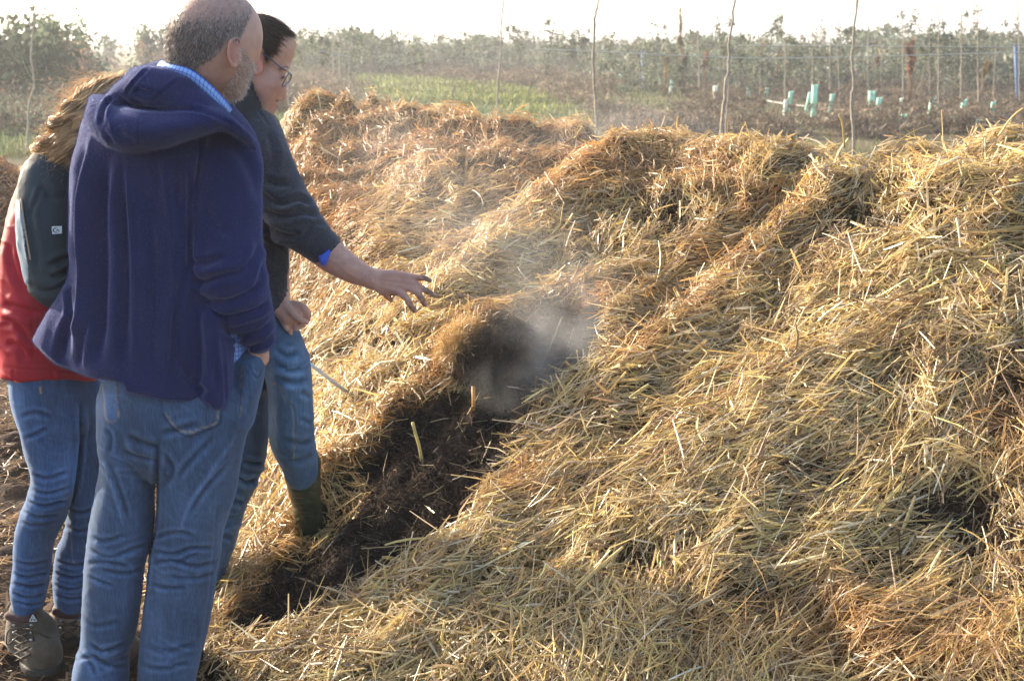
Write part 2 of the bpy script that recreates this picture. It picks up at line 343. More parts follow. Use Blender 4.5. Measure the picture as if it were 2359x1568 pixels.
def straw_layer(n0, seed, lmu, lsd, wmu, lift, tiltsd, vfold, seg, name, align=0.75, frac_dark=0.0):
    rs = np.random.RandomState(seed)
    x, y, z, dp = scatter(n0, rs); n = len(x)
    ins, fr, org, drk, far, nz, nz2, zx, zy, _ = zone_cols(x, y, z, rs, n)
    ok = rs.rand(n) > np.clip(ins * 0.985 + drk * 0.85, 0, 0.985)
    x, y, z, dp, ins, fr, org, drk, far, nz, nz2 = [a[ok] for a in (x, y, z, dp, ins, fr, org, drk, far, nz, nz2)]; n = len(x)
    gxx = samp(GZX, x, y); gyy = samp(GZY, x, y)
    flow = math.atan2(-UN[1], -UN[0]) + R_(-14) + 1.3 * fbm(x * 0.9, y * 0.9, 7.0, 2) + 0.5 * noise(x * 4, y * 4, 2.0)
    loose = 0.35 + 0.5 * sstep(-0.3, 0.5, noise(x * 1.1, y * 1.1, 12.0))
    yaw = flow + rs.normal(0, 1, n) * (loose * (1.6 - align))
    mess = rs.rand(n) < 0.30; yaw = np.where(mess, rs.uniform(0, 6.28, n), yaw)
    ln = np.exp(rs.normal(math.log(lmu), lsd, n)) * np.where(fr > .4, 0.75, 1); ln = np.clip(ln, 0.012, 0.22)
    wd = wmu * np.exp(rs.normal(0, 0.35, n)) * np.clip(dp / 3.6, 0.85, 1.25) * np.where(fr > .4, 0.6, 1) * lerp(1, .75, org)
    fs = sstep(4.3, 6.0, dp); ln = ln * (1 - .42 * fs); wd = wd * (1 - .22 * fs)
    tilt = rs.normal(0, tiltsd, n) * (1 - .3 * fs); stick = rs.rand(n) < 0.02 * (1 - .6 * fs); tilt = np.where(stick, rs.uniform(0.3, 1.1, n), tilt)
    zz = z + lift * rs.rand(n) ** 1.5 + np.abs(np.sin(tilt)) * ln * np.where(stick, 0.42, 0.25)
    V, Fq, k = strands(n, x, y, zz, yaw, tilt, ln, wd, np.abs(rs.normal(0, 0.5, n)) * np.where(rs.rand(n) < .2, 1, .3), gxx, gyy, rs, seg, vfold)
    ci = rs.choice(len(PAL), n, p=[.2,.17,.14,.13,.08,.1,.12,.06]); c = PAL[ci] * np.exp(rs.normal(0, 0.16, (n, 1)))
    o2 = np.clip(org * 0.60 + far * (0.42 + 0.5 * nz) + fr * 0.85, 0, 0.9) * (rs.rand(n) < 0.75)  # straw at the cut edge gets its backlit orange as colour
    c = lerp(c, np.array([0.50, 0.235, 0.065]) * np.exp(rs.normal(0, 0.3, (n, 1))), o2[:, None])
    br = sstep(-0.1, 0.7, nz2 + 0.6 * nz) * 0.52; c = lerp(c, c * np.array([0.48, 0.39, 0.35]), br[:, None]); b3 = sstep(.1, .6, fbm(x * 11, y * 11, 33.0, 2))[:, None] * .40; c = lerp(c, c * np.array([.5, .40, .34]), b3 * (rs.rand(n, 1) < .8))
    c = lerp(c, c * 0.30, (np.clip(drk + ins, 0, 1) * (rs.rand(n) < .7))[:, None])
    return npmesh(name, V, Fq, m_straw, heap, np.repeat(np.clip(c, 0.01, 0.85), k, 0), smooth=False, kind='stuff')
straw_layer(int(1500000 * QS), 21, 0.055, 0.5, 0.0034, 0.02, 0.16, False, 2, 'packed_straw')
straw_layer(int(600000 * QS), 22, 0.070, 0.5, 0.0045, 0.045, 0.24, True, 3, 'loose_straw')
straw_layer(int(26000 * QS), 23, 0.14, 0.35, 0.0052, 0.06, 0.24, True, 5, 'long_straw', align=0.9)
# dark fibres of the opened compost
def fibres(n0, seed, name, rng, mult):
    rs = np.random.RandomState(seed)
    x, y, z, dp = scatter(n0, rs, dens=lambda d: 1.0)
    n = len(x); ins, fr, org, drk, far, nz, nz2, zx, zy, _ = zone_cols(x, y, z, rs, n)
    ok = rs.rand(n) < np.clip(rng(ins, fr, drk), 0, 1)
    x, y, z, dp, ins, fr, drk, nz, nz2 = [a[ok] for a in (x, y, z, dp, ins, fr, drk, nz, nz2)]; n = len(x)
    gxx = samp(GZX, x, y); gyy = samp(GZY, x, y)
    ln = np.exp(rs.normal(math.log(0.045), 0.5, n)); tilt = rs.normal(0.12, 0.4, n)
    V, Fq, k = strands(n, x, y, z + 0.02 * rs.rand(n), rs.uniform(0, 6.28, n), tilt, ln, 0.0024 * np.exp(rs.normal(0, .4, n)), np.abs(rs.normal(0, .9, n)), gxx, gyy, rs, 3, False)
    c = np.array([0.050, 0.035, 0.026]) * np.exp(rs.normal(0, 0.55, (n, 1)))
    f2 = np.clip(fr * 1.25 - 0.1, 0, 1) * (rs.rand(n) < .9)
    c = lerp(c, np.array([0.50, 0.24, 0.06]) * np.exp(rs.normal(0, 0.3, (n, 1))), f2[:, None] * mult)  # amber fibres, with backlight on the rim put into their colour
    pale = rs.rand(n) < 0.015; c = np.where(pale[:, None], np.array([0.35, 0.27, 0.16]), c)
    return npmesh(name, V, Fq, m_straw if mult == 1.0 else m_fibre, heap, np.repeat(np.clip(c, 0.006, .8), k, 0), smooth=False, kind='stuff')
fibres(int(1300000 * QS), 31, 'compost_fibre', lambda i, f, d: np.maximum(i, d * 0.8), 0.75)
fibres(int(900000 * QS), 32, 'backlit_golden_fibre', lambda i, f, d: f * 0.9, 1.0)
# ---------------------------------------------------------------- ground sheet
def axis(lo, hi, fine0, fine1, step):
    a = list(np.arange(fine0, fine1, step)); s = step; x = fine1
    while x < hi: a.append(x); s *= 1.16; x += s
    s = step; x = fine0 - step; b = []
    while x > lo: b.append(x); s *= 1.16; x -= s
    return np.array(b[::-1] + a)
ax_, ay_ = axis(-520, 520, -3.2, 3.0, 0.03), axis(-40, 900, 1.5, 7.5, 0.03)
gxx, gyy = np.meshgrid(ax_, ay_); gh = ground_h(gxx, gyy)
cl = np.clip(fbm(gxx * 5.5, gyy * 5.5, 40.0, 3), 0, 1) * 0.055 + 0.012 * fbm(gxx * 22, gyy * 22, 41.0, 2)
gh = gh + cl * sstep(12, 7, np.hypot(gxx, gyy))
gh += 0.55 * sstep(14, 24, gyy) * 0
gd = np.hypot(gxx, gyy)
ix = np.arange(gxx.size).reshape(gxx.shape)
GF = np.stack([ix[:-1, :-1], ix[:-1, 1:], ix[1:, 1:], ix[1:, :-1]], -1).reshape(-1, 4)
gz2 = fbm(gxx * 0.10, gyy * 0.10, 50.0, 3).ravel(); gz3 = fbm(gxx * 0.8, gyy * 0.8, 51.0, 3).ravel()
soil = np.array([0.085, 0.055, 0.036]); grs = np.array([0.085, 0.12, 0.045]); dry = np.array([0.20, 0.17, 0.085])
g = (1 - .75 * sstep(2, 7, gxx.ravel() - .12 * (gyy.ravel() - 20)) * sstep(75, 55, gyy.ravel())) * sstep(18.5, 22, gyy.ravel() + 2 * gz3); gc = lerp(lerp(soil * 1.4, soil * 0.6, sstep(-.3, .4, gz3)[:, None]), lerp(grs, dry, sstep(-.3, .5, gz2 + .4 * gz3)[:, None]), g[:, None])
m_ground = mat('ground_soil', attr=True, rough=0.95, spec=0.1, var=(9, 0.35), bump=(30, 0.03, 0.8))
npmesh('ground', np.stack([gxx, gyy, gh], -1).reshape(-1, 3), GF, m_ground, None, gc, kind='structure')
# second compost heap at the far left
def blob_heap(name, x0, y0, rx, ry, hh, colr, label, seed):
    n = 110; a = np.linspace(-1.25, 1.25, n); X, Y = np.meshgrid(a, a); r = np.hypot(X, Y)
    x = x0 + X * rx; y = y0 + Y * ry; h = hh * np.clip(1 - r, 0, 1) ** 0.8 * 1.0
    h = h + (0.10 * fbm(x * 2, y * 2, seed, 4)) * sstep(1.1, .8, r) - 0.05
    i = np.arange(n * n).reshape(n, n); F = np.stack([i[:-1, :-1], i[:-1, 1:], i[1:, 1:], i[1:, :-1]], -1).reshape(-1, 4)
    c = np.array(colr) * np.exp(0.5 * fbm(x * 6, y * 6, seed, 3)).reshape(-1, 1)
    root = empty(name, (x0, y0, 0), label=label, cat='compost heap')
    npmesh('heap_core', np.stack([x, y, h], -1).reshape(-1, 3), F, m_core, root, c)
    rs = np.random.RandomState(seed); m = int(60000 * QS); sx = rs.uniform(-1, 1, m); sy = rs.uniform(-1, 1, m); rr = np.hypot(sx, sy); ok = rr < .97; sx, sy = sx[ok], sy[ok]; m = len(sx)
    px = x0 + sx * rx; py = y0 + sy * ry; fi = (sx + 1.25) / 2.5 * (n - 1); fj = (sy + 1.25) / 2.5 * (n - 1); hz = h[fj.astype(int), fi.astype(int)]
    gy_, gx_ = np.gradient(h, ry * 2.5 / n, rx * 2.5 / n); 
    V, Fq, k = strands(m, px, py, hz + .03 * rs.rand(m), rs.uniform(0, 6.28, m), rs.normal(0, .3, m), np.exp(rs.normal(-2.3, .5, m)), .009 * np.ones(m), np.abs(rs.normal(0, .5, m)), gx_[fj.astype(int), fi.astype(int)], gy_[fj.astype(int), fi.astype(int)], rs, 2, False)
    cc = np.array([.34, .17, .065]) * np.exp(rs.normal(0, .5, (m, 1)))
    npmesh('loose_straw', V, Fq, m_straw, root, np.repeat(np.clip(cc, .01, .7), k, 0), smooth=False, kind='stuff')
blob_heap('compost_heap', -4.55, 9.6, 2.2, 2.1, 1.28, (.11, .065, .035), 'brown compost heap cut off by the left edge of the picture', 61)
# straw and clods strewn on the near ground
rs = np.random.RandomState(71); n = int(62000 * QS)
x = rs.uniform(-2.6, 0.3, n); y = rs.uniform(2.3, 8.5, n); dens = sstep(-.35, .35, fbm(x * 1.8, y * 1.8, 77.0, 2)) * .8 + .2
u_ = x * UN[0] + y * UN[1]; ok = (rs.rand(n) < dens * np.where(y < 5, 1, .6)); x, y = x[ok], y[ok]; n = len(x)
zz = ground_h(x, y) + np.clip(fbm(x * 5.5, y * 5.5, 40.0, 3), 0, 1) * .055 + .008
V, Fq, k = strands(n, x, y, zz + .015 * rs.rand(n), rs.uniform(0, 6.28, n), rs.normal(0, .18, n), np.exp(rs.normal(math.log(.05), .6, n)), .0042 * np.exp(rs.normal(0, .4, n)), np.abs(rs.normal(0, .6, n)), 0 * x, 0 * x, rs, 3, True)
cc = lerp(np.array([.38, .26, .13]), np.array([.28, .15, .065]), rs.rand(n, 1)) * np.exp(rs.normal(0, .3, (n, 1)))
npmesh('strewn_straw', V, Fq, m_straw, None, np.repeat(np.clip(cc, .01, .8), k, 0), smooth=False, kind='stuff')
# dark clods, each a lump of its own in one loose scatter
rs = np.random.RandomState(72)
import bmesh
def rock_arr(r, seed, sub=2):
    bm = bmesh.new(); bmesh.ops.create_icosphere(bm, subdivisions=sub, radius=1); v = np.array([q.co[:] for q in bm.verts]); f = np.array([[l.index for l in q.verts] for q in bm.faces]); bm.free()
    v = v * (1 + .45 * fbm(v[:, 0] * 1.6 + seed, v[:, 1] * 1.6, v[:, 2] * 1.6, 3))[:, None] * r; v[:, 2] *= .65
    return v, f
vv = []; ff = []; nn = 0
for i in range(260):
    x = rs.uniform(-2.3, -.75); y = rs.uniform(3.2, 8); r = math.exp(rs.normal(-4.0, .55)); v, f = rock_arr(min(r, .07), i * 3.1)
    vv.append(v + [x, y, ground_h(x, y) + r * .25]); ff.append(f + nn); nn += len(v)
npmesh('soil_clods', np.concatenate(vv), np.concatenate(ff), mat('dark_soil', (.055, .036, .026), .95, .1, var=(60, .5), bump=(140, .01, .8)), None, kind='stuff')
# ---------------------------------------------------------------- grass
rs = np.random.RandomState(81)
def grass(name, n, x0, x1, y0, y1, hmu, cols, seed, mask=None, wd=.02):
    rs = np.random.RandomState(seed); y = y0 + (y1 - y0) * rs.rand(n) ** 1.5; x = lerp(x0, x1, rs.rand(n)) * (y / y1)
    if mask is not None: ok = mask(x, y, rs); x, y = x[ok], y[ok]
    n = len(x); z = ground_h(x, y); h = hmu * np.exp(rs.normal(0, .35, n)) * lerp(.6, 1.3, sstep(-.5, .5, noise(x * .5, y * .5, 3.0)))
    V, Fq, k = strands(n, x, y, z + h * .45, rs.uniform(0, 6.28, n), rs.normal(math.pi / 2, .35, n), h, wd * (y / 25) ** .7, np.abs(rs.normal(0, .6, n)), 0 * x, 0 * x, rs, 3, False)
    c = np.array(cols)[rs.choice(len(cols), n)] * np.exp(rs.normal(0, .25, (n, 1))); t = sstep(-.3, .4, fbm(x * .15, y * .3, 5.0, 2))[:, None]; c = c * lerp(1.15, .8, t)
    return npmesh(name, V, Fq, m_leaf, None, np.repeat(np.clip(c, 0, .6), k, 0), smooth=False, kind='stuff')
m_leaf = mat('foliage', attr=True, rough=.6, spec=.25, trans=.35)
grass('grass', int(150000 * min(QS * 2, 1)), -62, 66, 20.5, 85, .085, [(.11, .15, .05), (.15, .165, .065), (.22, .19, .10), (.08, .12, .04)], 82, lambda x, y, rs: (x - .12 * (y - 20) < 3) | (y > 60) | (rs.rand(len(x)) < .12))
YG = [(800,165),(880,160),(1050,188),(1180,205),(1330,240),(1390,285),(1250,262),(1130,235),(960,228),(820,205)]
def ygm(x, y, rs):
    zx, zy, _ = proj(np.stack([x, y, 0 * x], -1)); return poly_sd(zx, zy, YG) < 6
grass('yellow_weeds', int(120000 * min(QS * 2, 1)), -16, 12, 16, 75, .11, [(.19, .21, .06), (.13, .17, .05), (.25, .24, .08), (.14, .15, .06)], 83, ygm, .028)
# ---------------------------------------------------------------- trees, scrub, guards
m_bark = mat('bark', (.20, .165, .125), .85, .2, var=(30, .35), bump=(60, .01, .6))
m_bark2 = mat('pale_bark', (.34, .29, .22), .8, .25, var=(25, .3), bump=(50, .008, .6))
def gpt(zx, zy):
    """point on flat ground under a photo position"""
    b = (340 - zy * KY) / FPX; dy = CP + b * SP; dz = -SP + b * CP; t = -CAM[2] / dz
    return np.array([(zx * KX - 512) / FPX * t, dy * t, 0.0])
def leafcloud(rs, n, ctr, rad, size, cols, clumps=14, droop=0.0, asp=.5):
    """leaf-sized faces gathered in clumps through an ellipsoid volume with gaps"""
    ctr = np.asarray(ctr, float); rad = np.asarray(rad, float)
    cc = rs.normal(0, .48, (clumps, 3)); cc /= np.maximum(1, np.linalg.norm(cc, axis=1) / .95)[:, None]
    cr = rs.uniform(.16, .42, clumps); ci = rs.randint(0, clumps, n)
    p = cc[ci] + rs.normal(0, .5, (n, 3)) * cr[ci][:, None]; p = ctr + p * rad
    d = rs.normal(0, 1, (n, 3)); d[:, 2] += droop; d /= np.linalg.norm(d, axis=1)[:, None]
    e = np.cross(d, rs.normal(0, 1, (n, 3))); e /= np.linalg.norm(e, axis=1)[:, None]
    s = size * np.exp(rs.normal(0, .35, n))[:, None]
    v = np.stack([p - d * s, p + e * s * asp, p + d * s, p - e * s * asp], 1).reshape(-1, 3)
    f = np.arange(n * 4).reshape(-1, 4)
    c = np.array(cols)[rs.choice(len(cols), n)] * np.exp(rs.normal(0, .22, (n, 1))) * (np.exp(rs.normal(0, .25, clumps))[ci])[:, None]
    return v, f, np.repeat(c, 4, 0)
GREY = [(.13, .155, .10), (.10, .13, .08), (.18, .195, .14), (.16, .145, .09)]
OLIVE = [(.08, .11, .055), (.11, .14, .075), (.06, .085, .04), (.15, .165, .10)]
DARK = [(.05, .075, .035), (.07, .095, .04), (.04, .06, .03)]
BROWN = [(.17, .115, .08), (.13, .09, .065), (.21, .15, .10), (.10, .075, .055)]
def tree(name, loc, h, w, cols, label, cat, seed, n=900, size=.07, trunk=.03, base=.3, group=None, clumps=16, local=False, multi=1, bark=None, top=1.0):
    rs = np.random.RandomState(seed); L0 = np.zeros(3) if local else np.asarray(loc, float)
    root = empty(name, L0, label=label, cat=cat, group=group)
    mb = MB(); tips = []
    for m in range(multi):
        k = 7; zz = np.linspace(0, h * .93, k); dx = np.cumsum(rs.normal(0, .02 * h, (k, 2)), 0) * np.linspace(0, 1, k)[:, None] + rs.normal(0, .04 * w * (multi > 1), 2)
        pts = np.column_stack([dx, zz]) + L0 + [rs.normal(0, .12 * w) * (multi > 1), rs.normal(0, .12 * w) * (multi > 1), -.05]
        mb.tube(pts, trunk * np.linspace(1, .25, k), 6)
        for b in range(9):
            i = rs.randint(2, k - 1); a = rs.uniform(0, 6.28); ln = w * rs.uniform(.35, .9) * (1 - i / k * .5)
            q = pts[i] + np.array([[0, 0, 0], [math.cos(a) * ln * .5, math.sin(a) * ln * .5, ln * .35], [math.cos(a) * ln, math.sin(a) * ln, ln * .8]])
            mb.tube(q, trunk * np.array([.45, .3, .12]), 4)
    mb.build('trunk', bark or m_bark, root)
    v, f, c = leafcloud(rs, n, L0 + [0, 0, h * (base + 1) / 2], (w, w, h * (1 - base) / 2 * top), size, cols, clumps)
    npmesh('crown', v, f, m_leaf, root, c, smooth=False)
    return root
def dup(root, loc, rz, sc, label=None):
    r = root.copy(); C.objects.link(r); r.location = loc; r.rotation_euler = (0, 0, rz); r.scale = sc
    if label: r['label'] = label
    for ch in list(root.children):
        c = ch.copy(); C.objects.link(c); c.parent = r
    return r
# plantation of slender young trees behind the heap
rs = np.random.RandomState(101); FL = 'slender grey green young tree in the hazy plantation behind the heap'
protos = [tree('young_tree', (0, 0, 0), 2.6, .38, GREY, FL, 'tree', 200 + i, n=520, size=.040, trunk=.018, base=.25 + .1 * (i % 3), group='young trees in the plantation', clumps=12, local=True) for i in range(6)]
cnt = 0; used_p = set()
spots = []
for (zx, top) in [(665,60),(700,66),(745,62),(812,60),(848,48),(905,62),(960,66),(1060,70),(1190,38),(1262,45),(1310,54),(1350,60),(1405,62),(1512,52),(1600,55),(1665,48),(1700,60),(1797,30),(1890,50),(1930,60),(1955,44),(2088,30),(2128,42),(2165,42),(2205,60),(2240,20),(2262,48),(2325,50),(2350,60)]:
    Y = rs.uniform(38, 60); h = P(zx, top, Y)[2] + .1; spots.append((P(zx, 100, Y)[0], Y, max(h, 1.9), 1.25))
for i in range(240):
    Y = rs.uniform(36, 95); zx = rs.uniform(640, 2420); zt = rs.uniform(72, 100)
    if zx < 1450 and Y < 62: Y += 30
    spots.append((P(zx, 100, Y)[0], Y, P(zx, zt, Y)[2], rs.uniform(.9, 1.7)))
for i, (x, y, h, ws) in enumerate(spots):
    k = i % 6; loc = (x, y, float(ground_h(x, y))); rz = rs.uniform(0, 6.28); s = h / 2.6; sc = (ws * s, ws * s, s)
    if k not in used_p and i < 60:
        used_p.add(k); o = protos[k]; o.location = loc; o.rotation_euler = (0, 0, rz); o.scale = sc
    else: dup(protos[k], loc, rz, sc)
# round dark evergreen masses in the treeline
for (zx, zt, Y, w, lab) in [(790,66,75,3.4,'rounded dark evergreen crown in the treeline to the right of the head with glasses'),(1120,74,85,2.4,'rounded dark green tree in the treeline left of centre'),(1640,74,80,3.2,'broad rounded dark tree in the treeline behind the young trees'),(2055,62,80,3.0,'rounded deep green tree in the treeline near the right side'),(2320,72,80,3.0,'rounded deep green tree in the treeline at the right edge')]:
    p = P(zx, zt, Y); tree('evergreen_tree', (p[0], Y, 0), p[2], w, OLIVE, lab, 'tree', int(zx), n=2200, size=.13, trunk=.10, base=.0, clumps=30, top=.9)
# left hand trees and shrubs: x, top, distance, half width
LT = [('olive_tree',-25,22,34,1.9,OLIVE,'tall grey green tree at the far left edge','tree',4200,.085,-.0),('olive_tree',45,60,36,1.2,OLIVE,'grey green tree standing second from the left edge','tree',2600,.08,-.0),
      ('olive_tree',75,58,42,.8,GREY,'narrow pale tree rising behind the crooked bare sapling','tree',1200,.07,.0),('olive_tree',122,46,44,1.35,OLIVE,'rounded olive coloured tree at the left end of the bright gap','tree',2400,.08,-.0),
      ('cypress_bush',172,82,46,.75,DARK,'small dark evergreen bush sloping down to the bright gap','bush',1200,.08,-.1),('brown_bush',135,84,38,1.1,BROWN,'brown leafless bush below the olive coloured tree','bush',1500,.07,-.1),
      ('small_tree',250,76,85,.75,OLIVE,'small lone tree on the skyline in the middle of the gap','tree',500,.10,.1),('brown_bush',236,97,80,1.6,BROWN,'low brown bush at the foot of the lone skyline tree','bush',500,.10,-.2),
      ('shrub',347,55,62,.95,OLIVE,'upright grey shrub at the right end of the bright gap','shrub',1300,.09,-.1),('shrub',388,58,62,1.2,OLIVE,'bushy grey green shrub beside the back of the balding head','shrub',1500,.09,-.1),('shrub',366,88,56,1.2,BROWN,'low brownish shrub under the two grey shrubs','shrub',800,.08,-.2)]
for (nm, zx, zt, Y, w, cols, lab, cat, n, sz, bs) in LT:
    p = P(zx, zt, Y); tree(nm, (p[0], Y, 0), p[2], w, cols, lab, cat, abs(int(zx)) + 9, n=n, size=sz, trunk=.05, base=bs, clumps=26)
# low scrub: uncountable
def scrub(name, pts, hmu, cols, seed, per=70, r=.5, size=.09, asp=.12):
    rs = np.random.RandomState(seed); V = []; Fc = []; Cc = []; k = 0
    for (x, y, s) in pts:
        n = int(per * s); h = hmu * s * rs.uniform(.7, 1.3)
        v, f, c = leafcloud(rs, n, (x, y, h * .45), (r * s * 1.3, r * s, h * .6), size, cols, 6, droop=.5, asp=asp); v[:, 2] = np.maximum(v[:, 2], .0)
        V.append(v); Fc.append(f + k); Cc.append(c * rs.uniform(.75, 1.25)); k += len(v)
    return npmesh(name, np.concatenate(V), np.concatenate(Fc), m_leaf, None, np.concatenate(Cc), smooth=False, kind='stuff')
GPOS = [(1008,153),(1389,153),(1381,209),(1548,200),(1543,215),(1646,240),(1723,221),(1765,225),(1815,252),(1805,276),(1856,256),(1873,266),(1910,257),(2005,254),(2019,257),(2075,256),(2141,264),(2176,209),(2224,206),(2214,277),(2281,272),(1480,200),(2338,245),(1515,196),(1571,205),(1430,184),(1453,183),(1399,188)]
rs = np.random.RandomState(131); pts_ = []
q = int(1300)
for i in range(1350):
    zx = rs.uniform(1230, 2450); zy = rs.uniform(165, 318)
    if zx < 1420 and zy > lerp(205, 300, (zx - 1230) / 190) : continue
    p = gpt(zx, zy)
    if zy < 255 and 1780 < zx < 1960 and zy > 225 and rs.rand() < .8: continue
    if any(abs(zx - g_) < 19 and b_ - 4 < zy < b_ + 85 for g_, b_ in GPOS): continue
    pts_.append((p[0], p[1], rs.uniform(.6, 1.3)))
for i in range(420):
    zx = rs.uniform(800, 1400); p = gpt(zx, rs.uniform(lerp(128, 165, (zx - 800) / 600), lerp(165, 222, (zx - 800) / 600))); pts_.append((p[0], p[1], rs.uniform(.7, 1.6)))
for i in range(260):
    p = gpt(rs.uniform(600, 800), rs.uniform(140, 262)); pts_.append((p[0], p[1], rs.uniform(.7, 1.5)))
scrub('bramble_scrub', pts_, .36, BROWN + [(.10, .085, .06), (.20, .16, .11), (.12, .12, .07)], 132, per=230, r=.6, size=.055, asp=.16)
pts_ = []
for i in range(620):
    p = gpt(rs.uniform(-160, 150) if i < 400 else rs.uniform(-900, -150), rs.uniform(135, 310)); 
    if rs.rand() < .5 + (150 - p[0]) * 0 : pts_.append((p[0], p[1], rs.uniform(.6, 1.3)))
scrub('slope_scrub', pts_, .6, BROWN + GREY, 133, per=230, r=.6, size=.055, asp=.18)
rs = np.random.RandomState(135); pts_ = []
for i in range(1500):
    zx = rs.uniform(640, 2440) if i < 900 else (rs.uniform(2400, 3500) if i < 1250 else rs.uniform(-1300, -120)); Y = rs.uniform(45, 110) if zx > 1400 else rs.uniform(70, 120); pts_.append((P(zx, 100, Y)[0], Y, rs.uniform(.8, 1.5)))
scrub('willow_thicket', pts_, 1.15, GREY + [(.19, .20, .14), (.15, .165, .12), (.16, .13, .09)], 136, per=200, r=1.0, size=.085, asp=.3)
# bare crooked saplings near the heap
def pole(name, pz, Y, wz, label, cat='sapling', mt=None, twigs=0, seed=0):
    pts = np.array([P(a, b, Y) for a, b in pz]); pts = pts[np.argsort(pts[:, 2])]
    low = pts[0].copy(); low[2] = -.05
    pts = spline(np.vstack([low, pts]), 28); root = empty(name, (low[0], Y, 0), label=label, cat=cat)
    r = M_(wz, Y) / 2; mb = MB(); rs = np.random.RandomState(seed)
    mb.tube(pts + rs.normal(0, r * .25, pts.shape), r * np.linspace(1.1, .45, len(pts)) * (1 + .1 * rs.normal(0, 1, len(pts))), 8)
    if twigs:
        tw = mb
        for i in range(twigs):
            j = rs.randint(10, len(pts) - 1); a = rs.uniform(0, 6.28); l = rs.uniform(.1, .35)
            tw.tube(pts[j] + np.array([[0, 0, 0], [math.cos(a) * l * .4, math.sin(a) * l * .4, l * .7], [math.cos(a) * l * .6, math.sin(a) * l * .6, l * 1.5]]), [r * .35, r * .25, r * .1], 4)
    mb.build('trunk', mt or m_bark2, root)
    return root
pole('bare_sapling', [(79,20),(79,49),(71.5,123),(79,197),(66.6,247),(63,345)], 21.5, 6.5, 'crooked bare sapling at the far left above the brown heap', twigs=5, seed=1)
pole('bare_sapling', [(1164,-40),(1160,0),(1154,58),(1155,100),(1147.5,188),(1146,238)], 24, 5, 'thin bare sapling behind the yellow weeds left of centre', twigs=4, seed=2)
pole('bare_sapling', [(1386,-40),(1378,0),(1373,25),(1370,50),(1366.5,140),(1369,200),(1373,290)], 15, 7, 'bare sapling leaning right at its tip, behind the middle of the heap', seed=3)
pole('bare_sapling', [(1694,-40),(1691,0),(1681,88),(1678,150),(1670,212),(1661,300)], 13.5, 8.5, 'bare sapling leaning right along its whole length, tied to a short stake', seed=4)
pole('bare_sapling', [(1976,-40),(1973,0),(1964,100),(1961.5,140),(1966,200),(1961,225),(1966.5,330)], 13, 8, 'straight bare sapling with a kink low down, tallest right of centre', seed=5)
pole('wooden_stake', [(1679,172),(1672,300)], 13.6, 6, 'short grey stake tied beside the leaning sapling', 'stake', seed=6)
pole('bare_sapling', [(654,-30),(656,62),(662,160),(667,262)], 20, 4, 'thin bare sapling just right of the spectacled face', seed=7)
MP = [(779,52,782,180,4),(805,107,806,200,5.5),(765,75,767,178,3.5),(1350,82,1348,165,3),(1606,60,1610,215,4),(1658,50,1656,195,4),(1749,120,1750,215,3.5),(1809,92,1808,240,4.5),(1869,55,1871,215,4),(1913,55,1911,222,4),(1927,95,1933,228,4),(2000,45,1999,215,4.5),(2077,32,2079,232,5),(2162,8,2161,252,4.5),(2213,32,2212,240,4.5),(2252,15,2254,268,4.5),(2344,4,2347,250,4),(2294,100,2287,240,3.5),(1484,78,1483,125,2.5),(2141,60,2141,225,2.5),(1540,100,1541,185,3),(2195,40,2193,190,2.5),(2027,60,2028,215,2.5)]
for i, (a, b, c_, d, wz) in enumerate(MP):
    Y = gpt(c_, d + 12)[1]; near = ['hazy thin','slim grey','straight pale','thin upright'][i % 4]
    o = pole('thin_sapling', [(a, b), (lerp(a, c_, .5) + (-1) ** i * 1.0, (b + d) / 2), (c_, d)], Y, wz, 'slim grey bare sapling trunk in the scrub beyond the heap', 'sapling', m_bark2, 3, 50 + i)
    o['group'] = 'bare saplings beyond the heap'
SPEC = {1: 'pale post standing right of the spectacled man where the yellow weeds begin', 0: 'taller pale trunk second to the left of the yellow weeds', 12: 'pale sapling trunk rising between the two widest tree guards and the big brown seed head', 15: 'sapling trunk with feathery top near the right edge, above a low guard', 13: 'very tall thin sapling trunk reaching the top of the picture right of the seed head', 16: 'rightmost thin sapling trunk beside the blue stake'}
for k_, lab in SPEC.items():
    o = [q_ for q_ in C.objects if q_.name.startswith('thin_sapling')][k_]; o['label'] = lab; del o['group']
# tree guards: translucent pale green tubes, open at the top
m_guard = mat('guard_plastic', (.58, .82, .70), .45, .4, trans=.5, var=(4, .12))
m_guard2 = mat('guard_plastic_pale', (.85, .86, .74), .5, .4, trans=.45, var=(4, .12))
def guard(zx, zt, zb, wz, lean, pale, label, group=None):
    p = gpt(zx, zb + 3); Y = p[1]; h = P(zx, zt, Y)[2]; r = M_(wz, Y) / 2; n = 10
    root = empty('tree_guard', (p[0], Y, 0), label=label, cat='tree guard', group=group)
    mb = MB(); a = np.arange(n) / n * 6.2832; ring = lambda rr, z, s: np.column_stack([p[0] + rr * np.cos(a) + lean * z, Y + rr * np.sin(a), np.full(n, z)])
    V = np.vstack([ring(r, -.03, 0), ring(r * .98, h * .5, 0), ring(r * 1.03, h, 0), ring(r * .93, h, 0), ring(r * .88, h * .5, 0), ring(r * .9, -.03, 0)])
    F = [(i * n + j, i * n + (j + 1) % n, (i + 1) * n + (j + 1) % n, (i + 1) * n + j) for i in range(5) for j in range(n)]
    mb.add(V, F); mb.build('tube', m_guard2 if pale else m_guard, root)
    if h > .35:
        s = MB(); s.tube(np.array([[p[0] + r * 1.25, Y, -.05], [p[0] + r * 1.25 + lean * h * 1.15, Y, h * 1.12]]), .012, 6); s.build('stake', m_bark2, root)
    return root
GG = 'tree guards among the scrub'; GL = 'small pale green tree guard far off in the hazy scrub'
